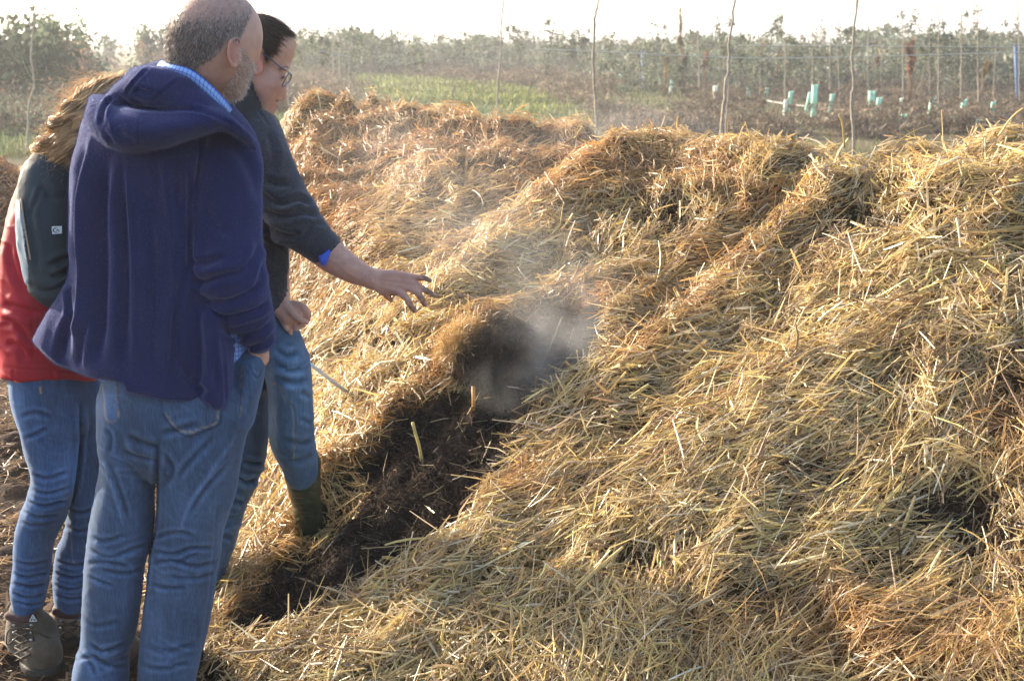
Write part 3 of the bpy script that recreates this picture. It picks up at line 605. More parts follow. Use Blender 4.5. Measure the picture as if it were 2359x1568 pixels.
TG = [(1244.5,154,169,5,0,1),(1286,155,171,8,0,1),(1305,156,168,6,0,0),(1338,139,152,6,0,0),(1353,160,175,8,0,0),(1399,164,188,8,.05,0),(1430,169,184,9,0,0),(1453,168,183,8,0,0),(1469,155,161,6,0,1),(1515,179,196,8,.1,1),(1571,190,205,9,0,1),(1584,153,164,5,.1,1),(1606,150,164,5,0,1),(1720,164,172,4,0,1),(1468,135,148,5,0,0),(1861,159,168,5,0,0),(984,135,158,6,0,1),(1408,128,140,4,0,0),(2160,155,163,5,0,1),(2245,182,192,5,0,0),(1490,150,158,5,0,0)]
for g_ in TG: guard(*g_, GL, GG)
for (g_, lab) in [((1008,126,153,7,0,1),'whitish tree guard beyond the yellow weeds'),((1389,112,153,6,0,0),'tall narrow green tree guard beside the leaning-tip sapling'),((1381,199,209,11,0,0),'short wide tree guard at the foot of the leaning-tip sapling'),
    ((1548,182,200,10,0,0),'green tree guard standing right above a whiter one'),((1543,199,215,7,.1,1),'whitish tree guard right below a green one'),((1646,197,240,10,0,1),'whitish tree guard immediately left of the leaning sapling'),
    ((1723,203,221,10,0,0),'short green tree guard alone right of the leaning sapling'),((1765,202,225,8,0,0),'green tree guard between the leaning sapling and the white lying pole'),((1815,210,252,10,.12,0),'tilted green tree guard behind the left part of the lying pole'),((1805,229,276,9,.06,1),'whiter guard in front of the tilted one by the lying pole'),
    ((1856,212,256,10,.18,0),'leaning green tree guard touching the largest upright one'),((1873,195,266,14,0,0),'largest upright green tree guard in the scrub'),((1910,216,257,9,.12,0),'slightly leaning guard between the largest guard and the kinked sapling'),((2005,209,254,16,0,0),'widest pale green tree guard right of the kinked sapling'),
    ((2019,224,257,12,.12,0),'tilted tree guard pressed against the widest one'),((2075,225,256,9,0,1),'whitish tree guard below the pale sapling trunk'),((2080,262,284,15,0,0),'low stubby tree guard at the heap line under a whitish one'),((2141,225,264,12,.1,0),'green tree guard right of the big brown seed head'),
    ((2176,199,209,14,0,0),'short squat tree guard under the thinner blue stake'),((2224,178,206,10,-.06,0),'tree guard standing deeper in the scrub near the right edge'),((2214,228,277,13,.05,0),'tall green guard just behind the right shoulder of the heap'),((2281,234,272,9,.08,0),'slim guard behind the straw near the right edge'),((2254,270,288,16,0,0),'low squat guard half hidden by the right shoulder of straw')]:
    guard(*g_, lab)
# blue stakes
m_blue = mat('blue_stake_paint', (.12, .19, .36), .6, .3, var=(6, .25))
for (x0, y0, x1, y1, wz, lab) in [(1110,90,1113,158,4.5,'blue stake beyond the yellow weeds'),(1480,119,1482,202,8,'stout blue stake right of the leaning-tip sapling'),(1624,92,1624,128,4,'small distant blue stake left of the leaning sapling'),(2177,104,2179,200,5.5,'thinner blue stake above a squat tree guard'),(2338,106,2345,245,7.5,'thick blue stake close to the right edge')]:
    Y = gpt(x1, y1 + 5)[1]; a = P(x0, y0, Y); b = P(x1, y1, Y); b[2] = -.05; mb = MB(); mb.tube([b, lerp(a, b, .5), a], M_(wz, Y) / 2, 8)
    root = empty('blue_stake', (b[0], Y, 0), label=lab, cat='stake'); mb.build('post', m_blue, root)
    cp = MB(); cp.tube([a, a + [0, 0, M_(wz, Y) * .5]], [M_(wz, Y) * .55, M_(wz, Y) * .35], 8); cp.build('cap', m_blue, root)
# lying pole and wires
m_wire = mat('wire', (.45, .45, .40), .5, .5); m_pipe = mat('bleached_pole', (.34, .32, .29), .8, .2, var=(8, .2))
a = gpt(1762, 242); b = gpt(1900, 258); mb = MB(); mb.tube([a + [0, 0, .12], (a + b) / 2 + [0, 0, .08], b + [0, 0, .1]], .024, 8)
mb.build('lying_pole', m_pipe, None, label='bleached pole lying across the scrub under the tree guards', cat='pole')
def wire(pz, Y, label, r=.006):
    p = np.array([P(a, b, Y) for a, b in pz]); mb = MB(); mb.tube(spline(p, 40), r, 5); mb.build('trellis_wire', m_wire, None, label=label, cat='wire')
wire([(1230,112),(1374,118),(1560,127),(1769,134),(2060,128),(2358,120),(2480,117)], 30, 'lower trellis wire running across the plantation', .011)
wire([(1700,104),(1900,105),(2150,107),(2358,108),(2480,108)], 34, 'upper fainter trellis wire across the right half', .009)
wire([(735,117),(770,125),(806,130)], 34, 'sagging wire tied to the pale post by the yellow weeds', .010)
# dried seed heads
def seedhead(zx, zt, zb, wz, cols, label, seed, hfrac=.45, group=None):
    rs = np.random.RandomState(seed); Y = gpt(zx, zb + 8)[1]; t = P(zx, zt, Y); b = np.array([t[0] + rs.normal(0, .05), Y, 0.]); r = M_(wz, Y) / 2
    root = empty('dried_weed', b, label=label, cat='dry weed', group=group)
    mb = MB()
    for i in range(4):
        o2 = rs.normal(0, r * .35, 3) * [1, 1, 0]; mb.tube([b + o2 * .5, lerp(b, t, .5) + o2, t + o2 * .8 - [0, 0, rs.uniform(0, .2)]], [.014, .010, .005], 5)
    mb.build('stems', mat('weed_stem', (.22, .14, .08), .8), root)
    H = t[2] * hfrac; v, f, c = leafcloud(rs, 900, t - [0, 0, H * .5], (r, r, H * .55), .05, cols, 10, droop=2.5, asp=.22)
    npmesh('seed_head', v, f, m_leaf, root, c, smooth=False)
RB = [(.24, .11, .055), (.18, .08, .045), (.30, .15, .07)]; YB = [(.30, .22, .09), (.24, .17, .07), (.2, .14, .07)]
SH = [(1318,92,192,15,BROWN,'dark brush-like dried weed leaning left behind the middle of the heap'),(1459,92,150,12,RB,'reddish dried weed just left of the stout blue stake'),(1510,100,150,16,RB,'wide reddish dried weed right of the stout blue stake'),(1579,118,205,13,BROWN,'dark dried weed left of the leaning sapling'),(1569,25,215,12,YB,'tallest yellow-brown weed rising above the treeline'),(1626,125,212,12,RB,'reddish dried weed between the tallest weed and the leaning sapling'),(1705,125,200,10,RB,'small reddish weed head right of the leaning sapling'),(1754,106,200,16,RB,'broad rusty weed left of the lying pole'),(2100,100,245,27,RB,'big rusty brown seed head right of the pale sapling trunk'),(2024,112,200,14,RB,'rusty weed head leaning left above the widest guard'),(2250,135,200,14,RB,'faint rusty weed in front of a sapling near the right edge'),(2277,135,230,22,YB,'clump of ochre dried weeds near the right edge'),(1793,117,205,12,RB,'thin rusty weed behind the lying pole'),(692,72,135,16,RB,'reddish weed between the spectacled face and the pale posts'),(760,107,172,10,RB,'small rusty weed beside the pale posts'),(1537,125,215,14,YB,'ochre dried stalks in the middle of the scrub'),(2330,88,130,12,RB,'small dark weed head at the right edge')]
for i, s_ in enumerate(SH): seedhead(*s_, 300 + i)
# ---------------------------------------------------------------- distance-field modelling for bodies and clothes
def smin(a, b, k):
    h = np.clip(0.5 + 0.5 * (b - a) / k, 0, 1); return b + (a - b) * h - k * h * (1 - h)
class SDF:
    def __init__(s, lo, hi, step):
        s.lo = np.asarray(lo, float); s.h = step; s.n = np.ceil((np.asarray(hi) - s.lo) / step).astype(int) + 1
        s.ax = [s.lo[i] + np.arange(s.n[i]) * step for i in range(3)]; s.f = np.full(s.n, 1.0, np.float32)
    def win(s, lo, hi):
        a = np.clip(np.floor((lo - s.lo) / s.h).astype(int), 0, s.n - 1); b = np.clip(np.ceil((hi - s.lo) / s.h).astype(int) + 1, 1, s.n)
        if np.any(b <= a): return None, None
        sl = tuple(slice(a[i], b[i]) for i in range(3))
        return sl, np.meshgrid(s.ax[0][sl[0]], s.ax[1][sl[1]], s.ax[2][sl[2]], indexing='ij', sparse=True)
    def put(s, sl, d, k, sub=False):
        if sub: s.f[sl] = -smin(-s.f[sl], d, k)
        else: s.f[sl] = smin(s.f[sl], d, k)
    def seg(s, c0, c1, r0, r1, L0, L1, k, flat0=False, flat1=False):
        """elliptic cone; r = (lateral, depth) radii; L = lateral axes"""
        c0 = np.asarray(c0, float); c1 = np.asarray(c1, float); R = max(max(r0), max(r1)) + k + 3 * s.h
        sl, g = s.win(np.minimum(c0, c1) - R, np.maximum(c0, c1) + R)
        if sl is None: return
        ab = c1 - c0; l2 = ab @ ab + 1e-12; T = ab / math.sqrt(l2)
        qx, qy, qz = g[0] - c0[0], g[1] - c0[1], g[2] - c0[2]
        tt = (qx * ab[0] + qy * ab[1] + qz * ab[2]) / l2; t = np.clip(tt, 0, 1)
        px, py, pz = qx - ab[0] * t, qy - ab[1] * t, qz - ab[2] * t
        a = px * T[0] + py * T[1] + pz * T[2]
        l = px * L0[0] + py * L0[1] + pz * L0[2]; D = np.cross(T, L0); D /= np.linalg.norm(D)
        w_ = px * D[0] + py * D[1] + pz * D[2]
        rx = r0[0] + (r1[0] - r0[0]) * t; ry = r0[1] + (r1[1] - r0[1]) * t; rm = np.minimum(rx, ry)
        e0 = (tt < 0) & flat0; e1 = (tt > 1) & flat1; fl = e0 | e1; am = np.where(fl, 0, a)
        k0 = np.sqrt((l / rx) ** 2 + (w_ / ry) ** 2 + (am / rm) ** 2) + 1e-9; k1 = np.sqrt((l / rx ** 2) ** 2 + (w_ / ry ** 2) ** 2 + (am / rm ** 2) ** 2) + 1e-9
        d = np.where(k0 < .3, -rm * (1 - k0), k0 * (k0 - 1) / k1); d = np.where(fl, np.maximum(d, np.abs(a)), d)
        return sl, d
    def tube(s, rows, k=.01, n=None, flat=(False, False), yaw=0.0, sub=False):
        """rows (zx, zy, Y, rx in photo units, ry metres)"""
        rows = [r if len(r) == 5 else (*r, M_(r[3], r[2])) for r in rows]
        R = np.array([[*P(a, b, Y), M_(rx, Y), ry] for a, b, Y, rx, ry in rows])
        R = spline(R, n or max(2, 5 * (len(R) - 1))) if len(R) > 2 else R
        R[:, 3:] = np.maximum(R[:, 3:], .0015); tmp = None; m = len(R)
        T = np.gradient(R[:, :3], axis=0)
        lo = R[:, :3].min(0) - R[:, 3:].max() - k - 3 * s.h; hi = R[:, :3].max(0) + R[:, 3:].max() + k + 3 * s.h
        sl0, _ = s.win(lo, hi)
        if sl0 is None: return s
        tmp = np.full(s.f[sl0].shape, 1.0, np.float32); off = [q.start for q in sl0]
        for i in range(m - 1):
            t = T[i] + T[i + 1]; t /= np.linalg.norm(t); dd = np.array([math.sin(yaw), math.cos(yaw), 0.]); dd = dd - (dd @ t) * t; dd /= np.linalg.norm(dd); L = np.cross(t, dd)
            r = s.seg(R[i, :3], R[i + 1, :3], R[i, 3:], R[i + 1, 3:], L, L, k, flat[0] and i == 0, flat[1] and i == m - 2)
            if r is None: continue
            sl, d = r; sl2 = tuple(slice(sl[j].start - off[j], sl[j].stop - off[j]) for j in range(3))
            a = [max(q.start, 0) for q in sl2]; 
            cut = tuple(slice(a[j] - sl2[j].start, min(sl2[j].stop, tmp.shape[j]) - sl2[j].start) for j in range(3)); dst = tuple(slice(a[j], min(sl2[j].stop, tmp.shape[j])) for j in range(3))
            tmp[dst] = np.minimum(tmp[dst], d[cut])
        s.put(sl0, tmp, k, sub); return s
    def ell(s, zx, zy, Y, r, k=.01, rot=None, sub=False, c=None):
        c = P(zx, zy, Y) if c is None else np.asarray(c, float); r = np.asarray(r, float); Rm = r.max() + k + 3 * s.h; sl, g = s.win(c - Rm, c + Rm)
        if sl is None: return s
        q = [g[i] - c[i] for i in range(3)]
        if rot is not None:
            M = np.array(Matrix.Rotation(R_(rot[2]), 3, 'Z') @ Matrix.Rotation(R_(rot[1]), 3, 'Y') @ Matrix.Rotation(R_(rot[0]), 3, 'X')).T
            q = [M[i, 0] * q[0] + M[i, 1] * q[1] + M[i, 2] * q[2] for i in range(3)]
        k0 = np.sqrt(sum((q[i] / r[i]) ** 2 for i in range(3))) + 1e-9; k1 = np.sqrt(sum((q[i] / r[i] ** 2) ** 2 for i in range(3))) + 1e-9
        s.put(sl, np.where(k0 < .3, -r.min() * (1 - k0), k0 * (k0 - 1) / k1), k, sub); return s
    def cones(s, pts, k=.006, sub=False):
        """chain of round cones, rows (zx, zy, Y, r in photo units)"""
        return s.tube([(a, b, Y, r, M_(r, Y)) for a, b, Y, r in pts], k, n=len(pts), sub=sub)
    def clip_below(s, line, k=.004, above=False):
        """cut away what shows below a polyline of the photo (a hem)"""
        g = np.meshgrid(*s.ax, indexing='ij', sparse=True); y = g[1]; z = g[2] - CAM[2]
        dep = y * CP - z * SP; up = y * SP + z * CP; zx = (g[0] / dep * FPX + 512) / KX; zy = (340 - up / dep * FPX) / KY
        L = np.array(line, float); ly = np.interp(zx.ravel(), L[:, 0], L[:, 1]).reshape(zx.shape)
        d = (zy - ly) * KY / FPX * dep
        if above: d = -d
        s.f = -smin(-s.f, -d.astype(np.float32), k); return s
    def mesh(s, smooth=1):
        f = s.f; s_ = f < 0; nx, ny, nz = f.shape
        cnt = np.zeros((nx - 1, ny - 1, nz - 1), np.int8)
        for i in (0, 1):
            for j in (0, 1):
                for k in (0, 1): cnt += s_[i:nx-1+i, j:ny-1+j, k:nz-1+k]
        act = np.argwhere((cnt > 0) & (cnt < 8)); del cnt
        idm = {}; vid = np.full((nx - 1, ny - 1, nz - 1), -1, np.int32); vid[act[:, 0], act[:, 1], act[:, 2]] = np.arange(len(act))
        pos = np.zeros((len(act), 3)); w_ = np.zeros(len(act))
        cor = [(i, j, k) for i in (0, 1) for j in (0, 1) for k in (0, 1)]
        val = {c: f[act[:, 0] + c[0], act[:, 1] + c[1], act[:, 2] + c[2]].astype(float) for c in cor}
        for c in cor:
            for ax in range(3):
                if c[ax] == 0:
                    e = list(c); e[ax] = 1; e = tuple(e); a = val[c]; b = val[e]; m = (a < 0) != (b < 0)
                    t = np.where(m, a / np.where(m, a - b, 1), 0); p = np.array(c, float)[None] + np.eye(3)[ax][None] * t[:, None]
                    pos += p * m[:, None]; w_ += m
        V = s.lo + (act + pos / w_[:, None]) * s.h
        Q = []
        for ax in range(3):
            o1, o2 = [(1, 2), (2, 0), (0, 1)][ax]
            a = np.moveaxis(s_, ax, 0); m = a[:-1] != a[1:]; sg = a[:-1]
            m = np.moveaxis(m, 0, ax); sg = np.moveaxis(sg, 0, ax)
            e = np.argwhere(m); ok = (e[:, o1] > 0) & (e[:, o2] > 0) & (e[:, o1] < s.n[o1] - 1) & (e[:, o2] < s.n[o2] - 1); e = e[ok]
            inside = sg[e[:, 0], e[:, 1], e[:, 2]]
            def V_(da, db):
                q = e.copy(); q[:, o1] -= da; q[:, o2] -= db; return vid[q[:, 0], q[:, 1], q[:, 2]]
            q = np.stack([V_(1, 1), V_(0, 1), V_(0, 0), V_(1, 0)], -1); q[~inside] = q[~inside][:, ::-1]; Q.append(q)
        Q = np.concatenate(Q); Q = Q[(Q >= 0).all(1)]
        return relax(V, Q, smooth), Q
def relax(V, Q, it, lam=.5):
    E = np.concatenate([Q[:, [i, (i + 1) % 4]] for i in range(4)]); n = len(V)
    for _ in range(it):
        c = np.bincount(E[:, 0], minlength=n) + np.bincount(E[:, 1], minlength=n); S = np.zeros_like(V)
        for a in range(3): S[:, a] = np.bincount(E[:, 0], V[E[:, 1], a], n) + np.bincount(E[:, 1], V[E[:, 0], a], n)
        V = V + lam * (S / np.maximum(c, 1)[:, None] - V)
    return V
def normals(V, Q):
    d = np.cross(V[Q[:, 2]] - V[Q[:, 0]], V[Q[:, 3]] - V[Q[:, 1]]); N = np.zeros_like(V)
    for i in range(4):
        for a in range(3): N[:, a] += np.bincount(Q[:, i], d[:, a], len(V))
    return N / (np.linalg.norm(N, axis=1)[:, None] + 1e-12)
def folds(V, Q, strokes, noise_amp=0.0, nscale=(9, 9, 4), mode=0):
    """press cloth folds along photo-space strokes: (points, width, depth in metres); negative depth raises a ridge"""
    N = normals(V, Q); toC = CAM - V; toC /= np.linalg.norm(toC, axis=1)[:, None]; fc = sstep(-.05, .35, (N * toC).sum(1))
    zx, zy, dep = proj(V); d = np.zeros(len(V)); dk = np.zeros(len(V))
    for st in strokes:
        p, wd, dp = st[:3]; x0 = min(a for a, b in p) - wd * 4; x1 = max(a for a, b in p) + wd * 4; y0 = min(b for a, b in p) - wd * 4; y1 = max(b for a, b in p) + wd * 4
        m = (zx > x0) & (zx < x1) & (zy > y0) & (zy < y1) & (fc > 0)
        if not m.any(): continue
        q = spline(p, max(6, len(p) * 4)) if len(p) > 2 else np.array(p, float)
        ld, t = line_d(zx[m], zy[m], q); en = np.clip(np.minimum(t, 1 - t) * 5, 0, 1) if len(st) < 4 else 1.0
        v = -np.exp(-(ld / wd) ** 2) + (.55 * np.exp(-((ld - wd * 1.9) / wd) ** 2) if dp > 0 else 0)
        d[m] += v * dp * en; 
    if noise_amp: d += noise_amp * (fbm(V[:, 0] * nscale[0], V[:, 1] * nscale[1], V[:, 2] * nscale[2], 3) if mode == 0 else (0.5 - np.abs(fbm(V[:, 0] * nscale[0], V[:, 1] * nscale[1], V[:, 2] * nscale[2], 2))))
    return V + N * d[:, None] * (fc[:, None] if not noise_amp else 1)
def raise_poly(V, Q, poly, h, soft=2.0):
    N = normals(V, Q); zx, zy, _ = proj(V); toC = CAM - V; fc = (N * toC).sum(1) > 0; return V + N * (h * sstep(soft / 2, -soft / 2, poly_sd(zx, zy, poly)) * fc)[:, None]
def pile(name, V, Q, n, ln, wd, col, parent, m, seed):
    rs = np.random.RandomState(seed); N = normals(V, Q); i = rs.choice(len(V), n); d = N[i] + rs.normal(0, .45, (n, 3)); d /= np.linalg.norm(d, axis=1)[:, None]
    return hairs(name, V[i] + rs.normal(0, .0012, (n, 3)), d, ln * np.exp(rs.normal(0, .4, n)), np.full(n, wd), np.array(col) * np.exp(rs.normal(0, .3, (n, 1))), parent, m, seed, 1)
def hairs(name, roots, dirs, ln, wd, cols, parent, m, seed, seg=4, curl=0.0, bendto=None, freq=0.0):
    """many thin ribbons; dirs unit vectors, bendto a direction they turn towards"""
    rs = np.random.RandomState(seed); n = len(roots); side = np.cross(dirs, rs.normal(0, 1, (n, 3))); side /= np.linalg.norm(side, axis=1)[:, None]; s2 = np.cross(dirs, side)
    ph = rs.uniform(0, 6.28, n); vs_ = []; p = roots.copy(); d = dirs.copy()
    for i in range(seg + 1):
        w_ = wd * (1 - .75 * i / seg); off = curl * (np.sin(ph + freq * i)[:, None] * side + np.cos(ph + freq * i)[:, None] * s2)
        vs_ += [p + off - side * w_[:, None] / 2, p + off + side * w_[:, None] / 2]
        p = p + d * (ln / seg)[:, None]
        if bendto is not None: d = d + bendto * (1.0 / seg); d = d / np.linalg.norm(d, axis=1)[:, None]
    k = 2 * (seg + 1); V = np.stack(vs_, 1).reshape(-1, 3); q = np.array([(2*i, 2*i+1, 2*i+3, 2*i+2) for i in range(seg)])
    F = (np.arange(n)[:, None, None] * k + q[None]).reshape(-1, 4)
    return npmesh(name, V, F, m, parent, np.repeat(np.clip(cols, 0, 1), k, 0), smooth=False, kind='stuff')
# ---------------------------------------------------------------- materials for people
m_skin = mat('skin', attr=True, rough=.55, spec=.35, var=(40, .10), bump=(260, .0012, .5))
m_skin.node_tree.nodes['Principled BSDF'].inputs['Subsurface Weight'].default_value = .12
m_skin.node_tree.nodes['Principled BSDF'].inputs['Subsurface Scale'].default_value = .012
m_hair = mat('hair', attr=True, rough=.45, spec=.4, trans=.22)
m_hair_w = mat('wavy_hair', attr=True, rough=.38, spec=.5, trans=.35)
def cloth(name, base, rough=.9, sheen=0., tint=None, weave=0, amt=.12, bump=(500, .0015, .5), big=(5, .12), attr=False):
    m = mat(name, base, rough, .15, attr=attr, sheen=sheen, sheen_tint=tint, var=(weave or 300, amt), bump=bump)
    t = m.node_tree; n = t.nodes; b = n['Principled BSDF']; src = b.inputs['Base Color'].links[0].from_socket
    nz = n.new('ShaderNodeTexNoise'); nz.inputs['Scale'].default_value = big[0]; nz.inputs['Detail'].default_value = 4
    t.links.new([q for q in n if q.bl_idname == 'ShaderNodeTexCoord'][0].outputs['Object'], nz.inputs['Vector'])
    mr = n.new('ShaderNodeMapRange'); mr.inputs['From Min'].default_value = .3; mr.inputs['From Max'].default_value = .7; mr.inputs['To Min'].default_value = 1 - big[1]; mr.inputs['To Max'].default_value = 1 + big[1]
    t.links.new(nz.outputs['Fac'], mr.inputs['Value']); mx = n.new('ShaderNodeVectorMath'); mx.operation = 'SCALE'; t.links.new(src, mx.inputs[0]); t.links.new(mr.outputs[0], mx.inputs['Scale']); t.links.new(mx.outputs[0], b.inputs['Base Color'])
    return m
m_fleece = cloth('navy_fleece', (.017, .023, .086), .95, .35, (.45, .52, .95), 420, .16, (260, .0035, .7), (9, .10))
m_denim = cloth('denim', attr=True, base=(0, 0, 0), rough=.85, sheen=.25, tint=(.6, .75, 1), weave=650, amt=.22, bump=(900, .001, .5), big=(7, .14))
m_wool = cloth('grey_wool', (.046, .048, .060), .95, .4, (.6, .65, .8), 200, .5, (300, .003, .7))
m_rib = cloth('dark_rib', (.035, .037, .045), .95, .3, None, 260, .2)
m_shell = cloth('red_shell', (.36, .014, .032), .6, .0, None, 400, .05, (260, .0015, .35))
m_teal = cloth('dark_teal_shell', (.030, .046, .060), .65, .0, None, 400, .06, (260, .0015, .35))
m_pale = cloth('pale_grey_blue_panel', (.20, .27, .34), .6, .0, None, 400, .05)
m_suede = cloth('brown_suede', (.080, .062, .042), .95, .3, None, 160, .2, (240, .003, .7), (22, .25))
m_suede2 = cloth('tan_suede', (.22, .155, .105), .95, .3, None, 160, .2, (240, .003, .7), (22, .25))
m_maroon = cloth('maroon_padding', (.075, .035, .035), .85, .2, None, 200, .15)
m_sole = mat('rubber_sole', (.03, .028, .026), .7, .3, var=(60, .3), bump=(90, .004, .6))
m_rubber = mat('green_rubber_boot', (.030, .048, .030), .38, .5, var=(14, .25), bump=(30, .002, .3))
m_blue = mat('bright_blue_shirt', (.05, .12, .62), .8, .2, var=(120, .1))
m_white = mat('white_patch', (.62, .66, .70), .7, .2, var=(100, .05)); m_ink = mat('dark_print', (.02, .03, .05), .7, .2)
m_frame = mat('spectacle_frame', (.10, .13, .19), .3, .5, metal=.3)
m_lens = bpy.data.materials.new('lens'); m_lens.use_nodes = True
_t0 = m_lens.node_tree; _tr = _t0.nodes.new('ShaderNodeBsdfTransparent'); _gl = _t0.nodes.new('ShaderNodeBsdfGlossy'); _gl.inputs['Roughness'].default_value = .03; _m0 = _t0.nodes.new('ShaderNodeMixShader'); _m0.inputs[0].default_value = .16; _t0.links.new(_tr.outputs[0], _m0.inputs[1]); _t0.links.new(_gl.outputs[0], _m0.inputs[2]); _t0.links.new(_m0.outputs[0], _t0.nodes['Material Output'].inputs['Surface'])
m_orange = mat('orange_lining', (.75, .12, .03), .7, .2)
# checked shirt cloth
m_check = bpy.data.materials.new('checked_shirt'); m_check.use_nodes = True; _t = m_check.node_tree; _n = _t.nodes; _bs = _n['Principled BSDF']; _bs.inputs['Roughness'].default_value = .85
_tc = _n.new('ShaderNodeTexCoord'); _sx = _n.new('ShaderNodeSeparateXYZ'); _t.links.new(_tc.outputs['UV'], _sx.inputs[0])
def _ln(o, f, wdt):
    a = _n.new('ShaderNodeMath'); a.operation = 'MULTIPLY'; a.inputs[1].default_value = f; _t.links.new(o, a.inputs[0])
    b = _n.new('ShaderNodeMath'); b.operation = 'FRACT'; _t.links.new(a.outputs[0], b.inputs[0]); c = _n.new('ShaderNodeMath'); c.operation = 'LESS_THAN'; c.inputs[1].default_value = wdt; _t.links.new(b.outputs[0], c.inputs[0]); return c
_a = _ln(_sx.outputs[0], 1.0, .2); _b2 = _ln(_sx.outputs[1], 1.0, .2); _mx = _n.new('ShaderNodeMath'); _mx.operation = 'ADD'; _t.links.new(_a.outputs[0], _mx.inputs[0]); _t.links.new(_b2.outputs[0], _mx.inputs[1])
_cr = _n.new('ShaderNodeValToRGB'); _cr.color_ramp.interpolation = 'CONSTANT'; _cr.color_ramp.elements[0].color = (.26, .44, .82, 1); _cr.color_ramp.elements[1].position = .4; _cr.color_ramp.elements[1].color = (.09, .17, .60, 1); _e = _cr.color_ramp.elements.new(.9); _e.color = (.04, .08, .40, 1)
_dv = _n.new('ShaderNodeMath'); _dv.operation = 'DIVIDE'; _dv.inputs[1].default_value = 2; _t.links.new(_mx.outputs[0], _dv.inputs[0]); _t.links.new(_dv.outputs[0], _cr.inputs[0]); _t.links.new(_cr.outputs[0], _bs.inputs['Base Color'])
def set_uv(o, fn):
    me = o.data; uv = me.uv_layers.new(name='UVMap'); n = len(me.loops); li = np.zeros(n, np.int32); me.loops.foreach_get('vertex_index', li)
    co = np.zeros(len(me.vertices) * 3); me.vertices.foreach_get('co', co); co = co.reshape(-1, 3); u = fn(co)[li]; uv.data.foreach_set('uv', u.ravel().astype(np.float32))
SK = np.array([.50, .295, .225])
_nt = m_denim.node_tree; _pb = _nt.nodes['Principled BSDF']; _src = _pb.inputs['Base Color'].links[0].from_socket
_tc2 = _nt.nodes.new('ShaderNodeTexCoord'); _mp = _nt.nodes.new('ShaderNodeMapping'); _mp.inputs['Scale'].default_value = (330, 330, 26); _nz2 = _nt.nodes.new('ShaderNodeTexNoise'); _nz2.inputs['Scale'].default_value = 1; _nz2.inputs['Detail'].default_value = 3
_nt.links.new(_tc2.outputs['Object'], _mp.inputs[0]); _nt.links.new(_mp.outputs[0], _nz2.inputs['Vector']); _mr2 = _nt.nodes.new('ShaderNodeMapRange'); _mr2.inputs['From Min'].default_value = .3; _mr2.inputs['From Max'].default_value = .7; _mr2.inputs['To Min'].default_value = .78; _mr2.inputs['To Max'].default_value = 1.25; _nt.links.new(_nz2.outputs['Fac'], _mr2.inputs['Value'])
_sc = _nt.nodes.new('ShaderNodeVectorMath'); _sc.operation = 'SCALE'; _nt.links.new(_src, _sc.inputs[0]); _nt.links.new(_mr2.outputs[0], _sc.inputs['Scale']); _nt.links.new(_sc.outputs[0], _pb.inputs['Base Color'])
def denim_cols(V, base, strokes=(), seed=0, fade_light=()):
    c = np.tile(np.array(base, float), (len(V), 1)); zx, zy, _ = proj(V)
    c *= (1 + .26 * fbm(V[:, 0] * 8, V[:, 1] * 8, V[:, 2] * 3.5 + seed, 4) + .16 * noise(V[:, 0] * 95, V[:, 1] * 95, V[:, 2] * 10) + .10 * noise(V[:, 0] * 40, V[:, 1] * 40, V[:, 2] * 5))[:, None]
    for (cx, cy, rx, ry, a) in fade_light: c *= (1 + a * np.exp(-(((zx - cx) / rx) ** 2 + ((zy - cy) / ry) ** 2)))[:, None] 
    for (p, wd, k_) in strokes:
        d, _ = line_d(zx, zy, spline(p, 16) if len(p) > 2 else np.array(p, float)); m = np.exp(-(d / wd) ** 2)[:, None]; c = lerp(c, c * k_ if np.isscalar(k_) else np.array(k_), m)
    return np.clip(c, .004, 1)
def person(name_label, x, y): return empty('person', (x, y, 0), label=name_label, cat='person')
def bbox(z0, z1, y0, y1, zb=-.06): 
    a = [P(z0[0], z0[1], y0), P(z1[0], z1[1], y1), P(z0[0], z1[1], y1), P(z1[0], z0[1], y0), P(z0[0], z1[1], y0), P(z1[0], z0[1], y1)]
    a = np.array(a); lo = a.min(0); hi = a.max(0); lo[1] = y0; hi[1] = y1; lo[2] = max(lo[2], zb); return lo, hi
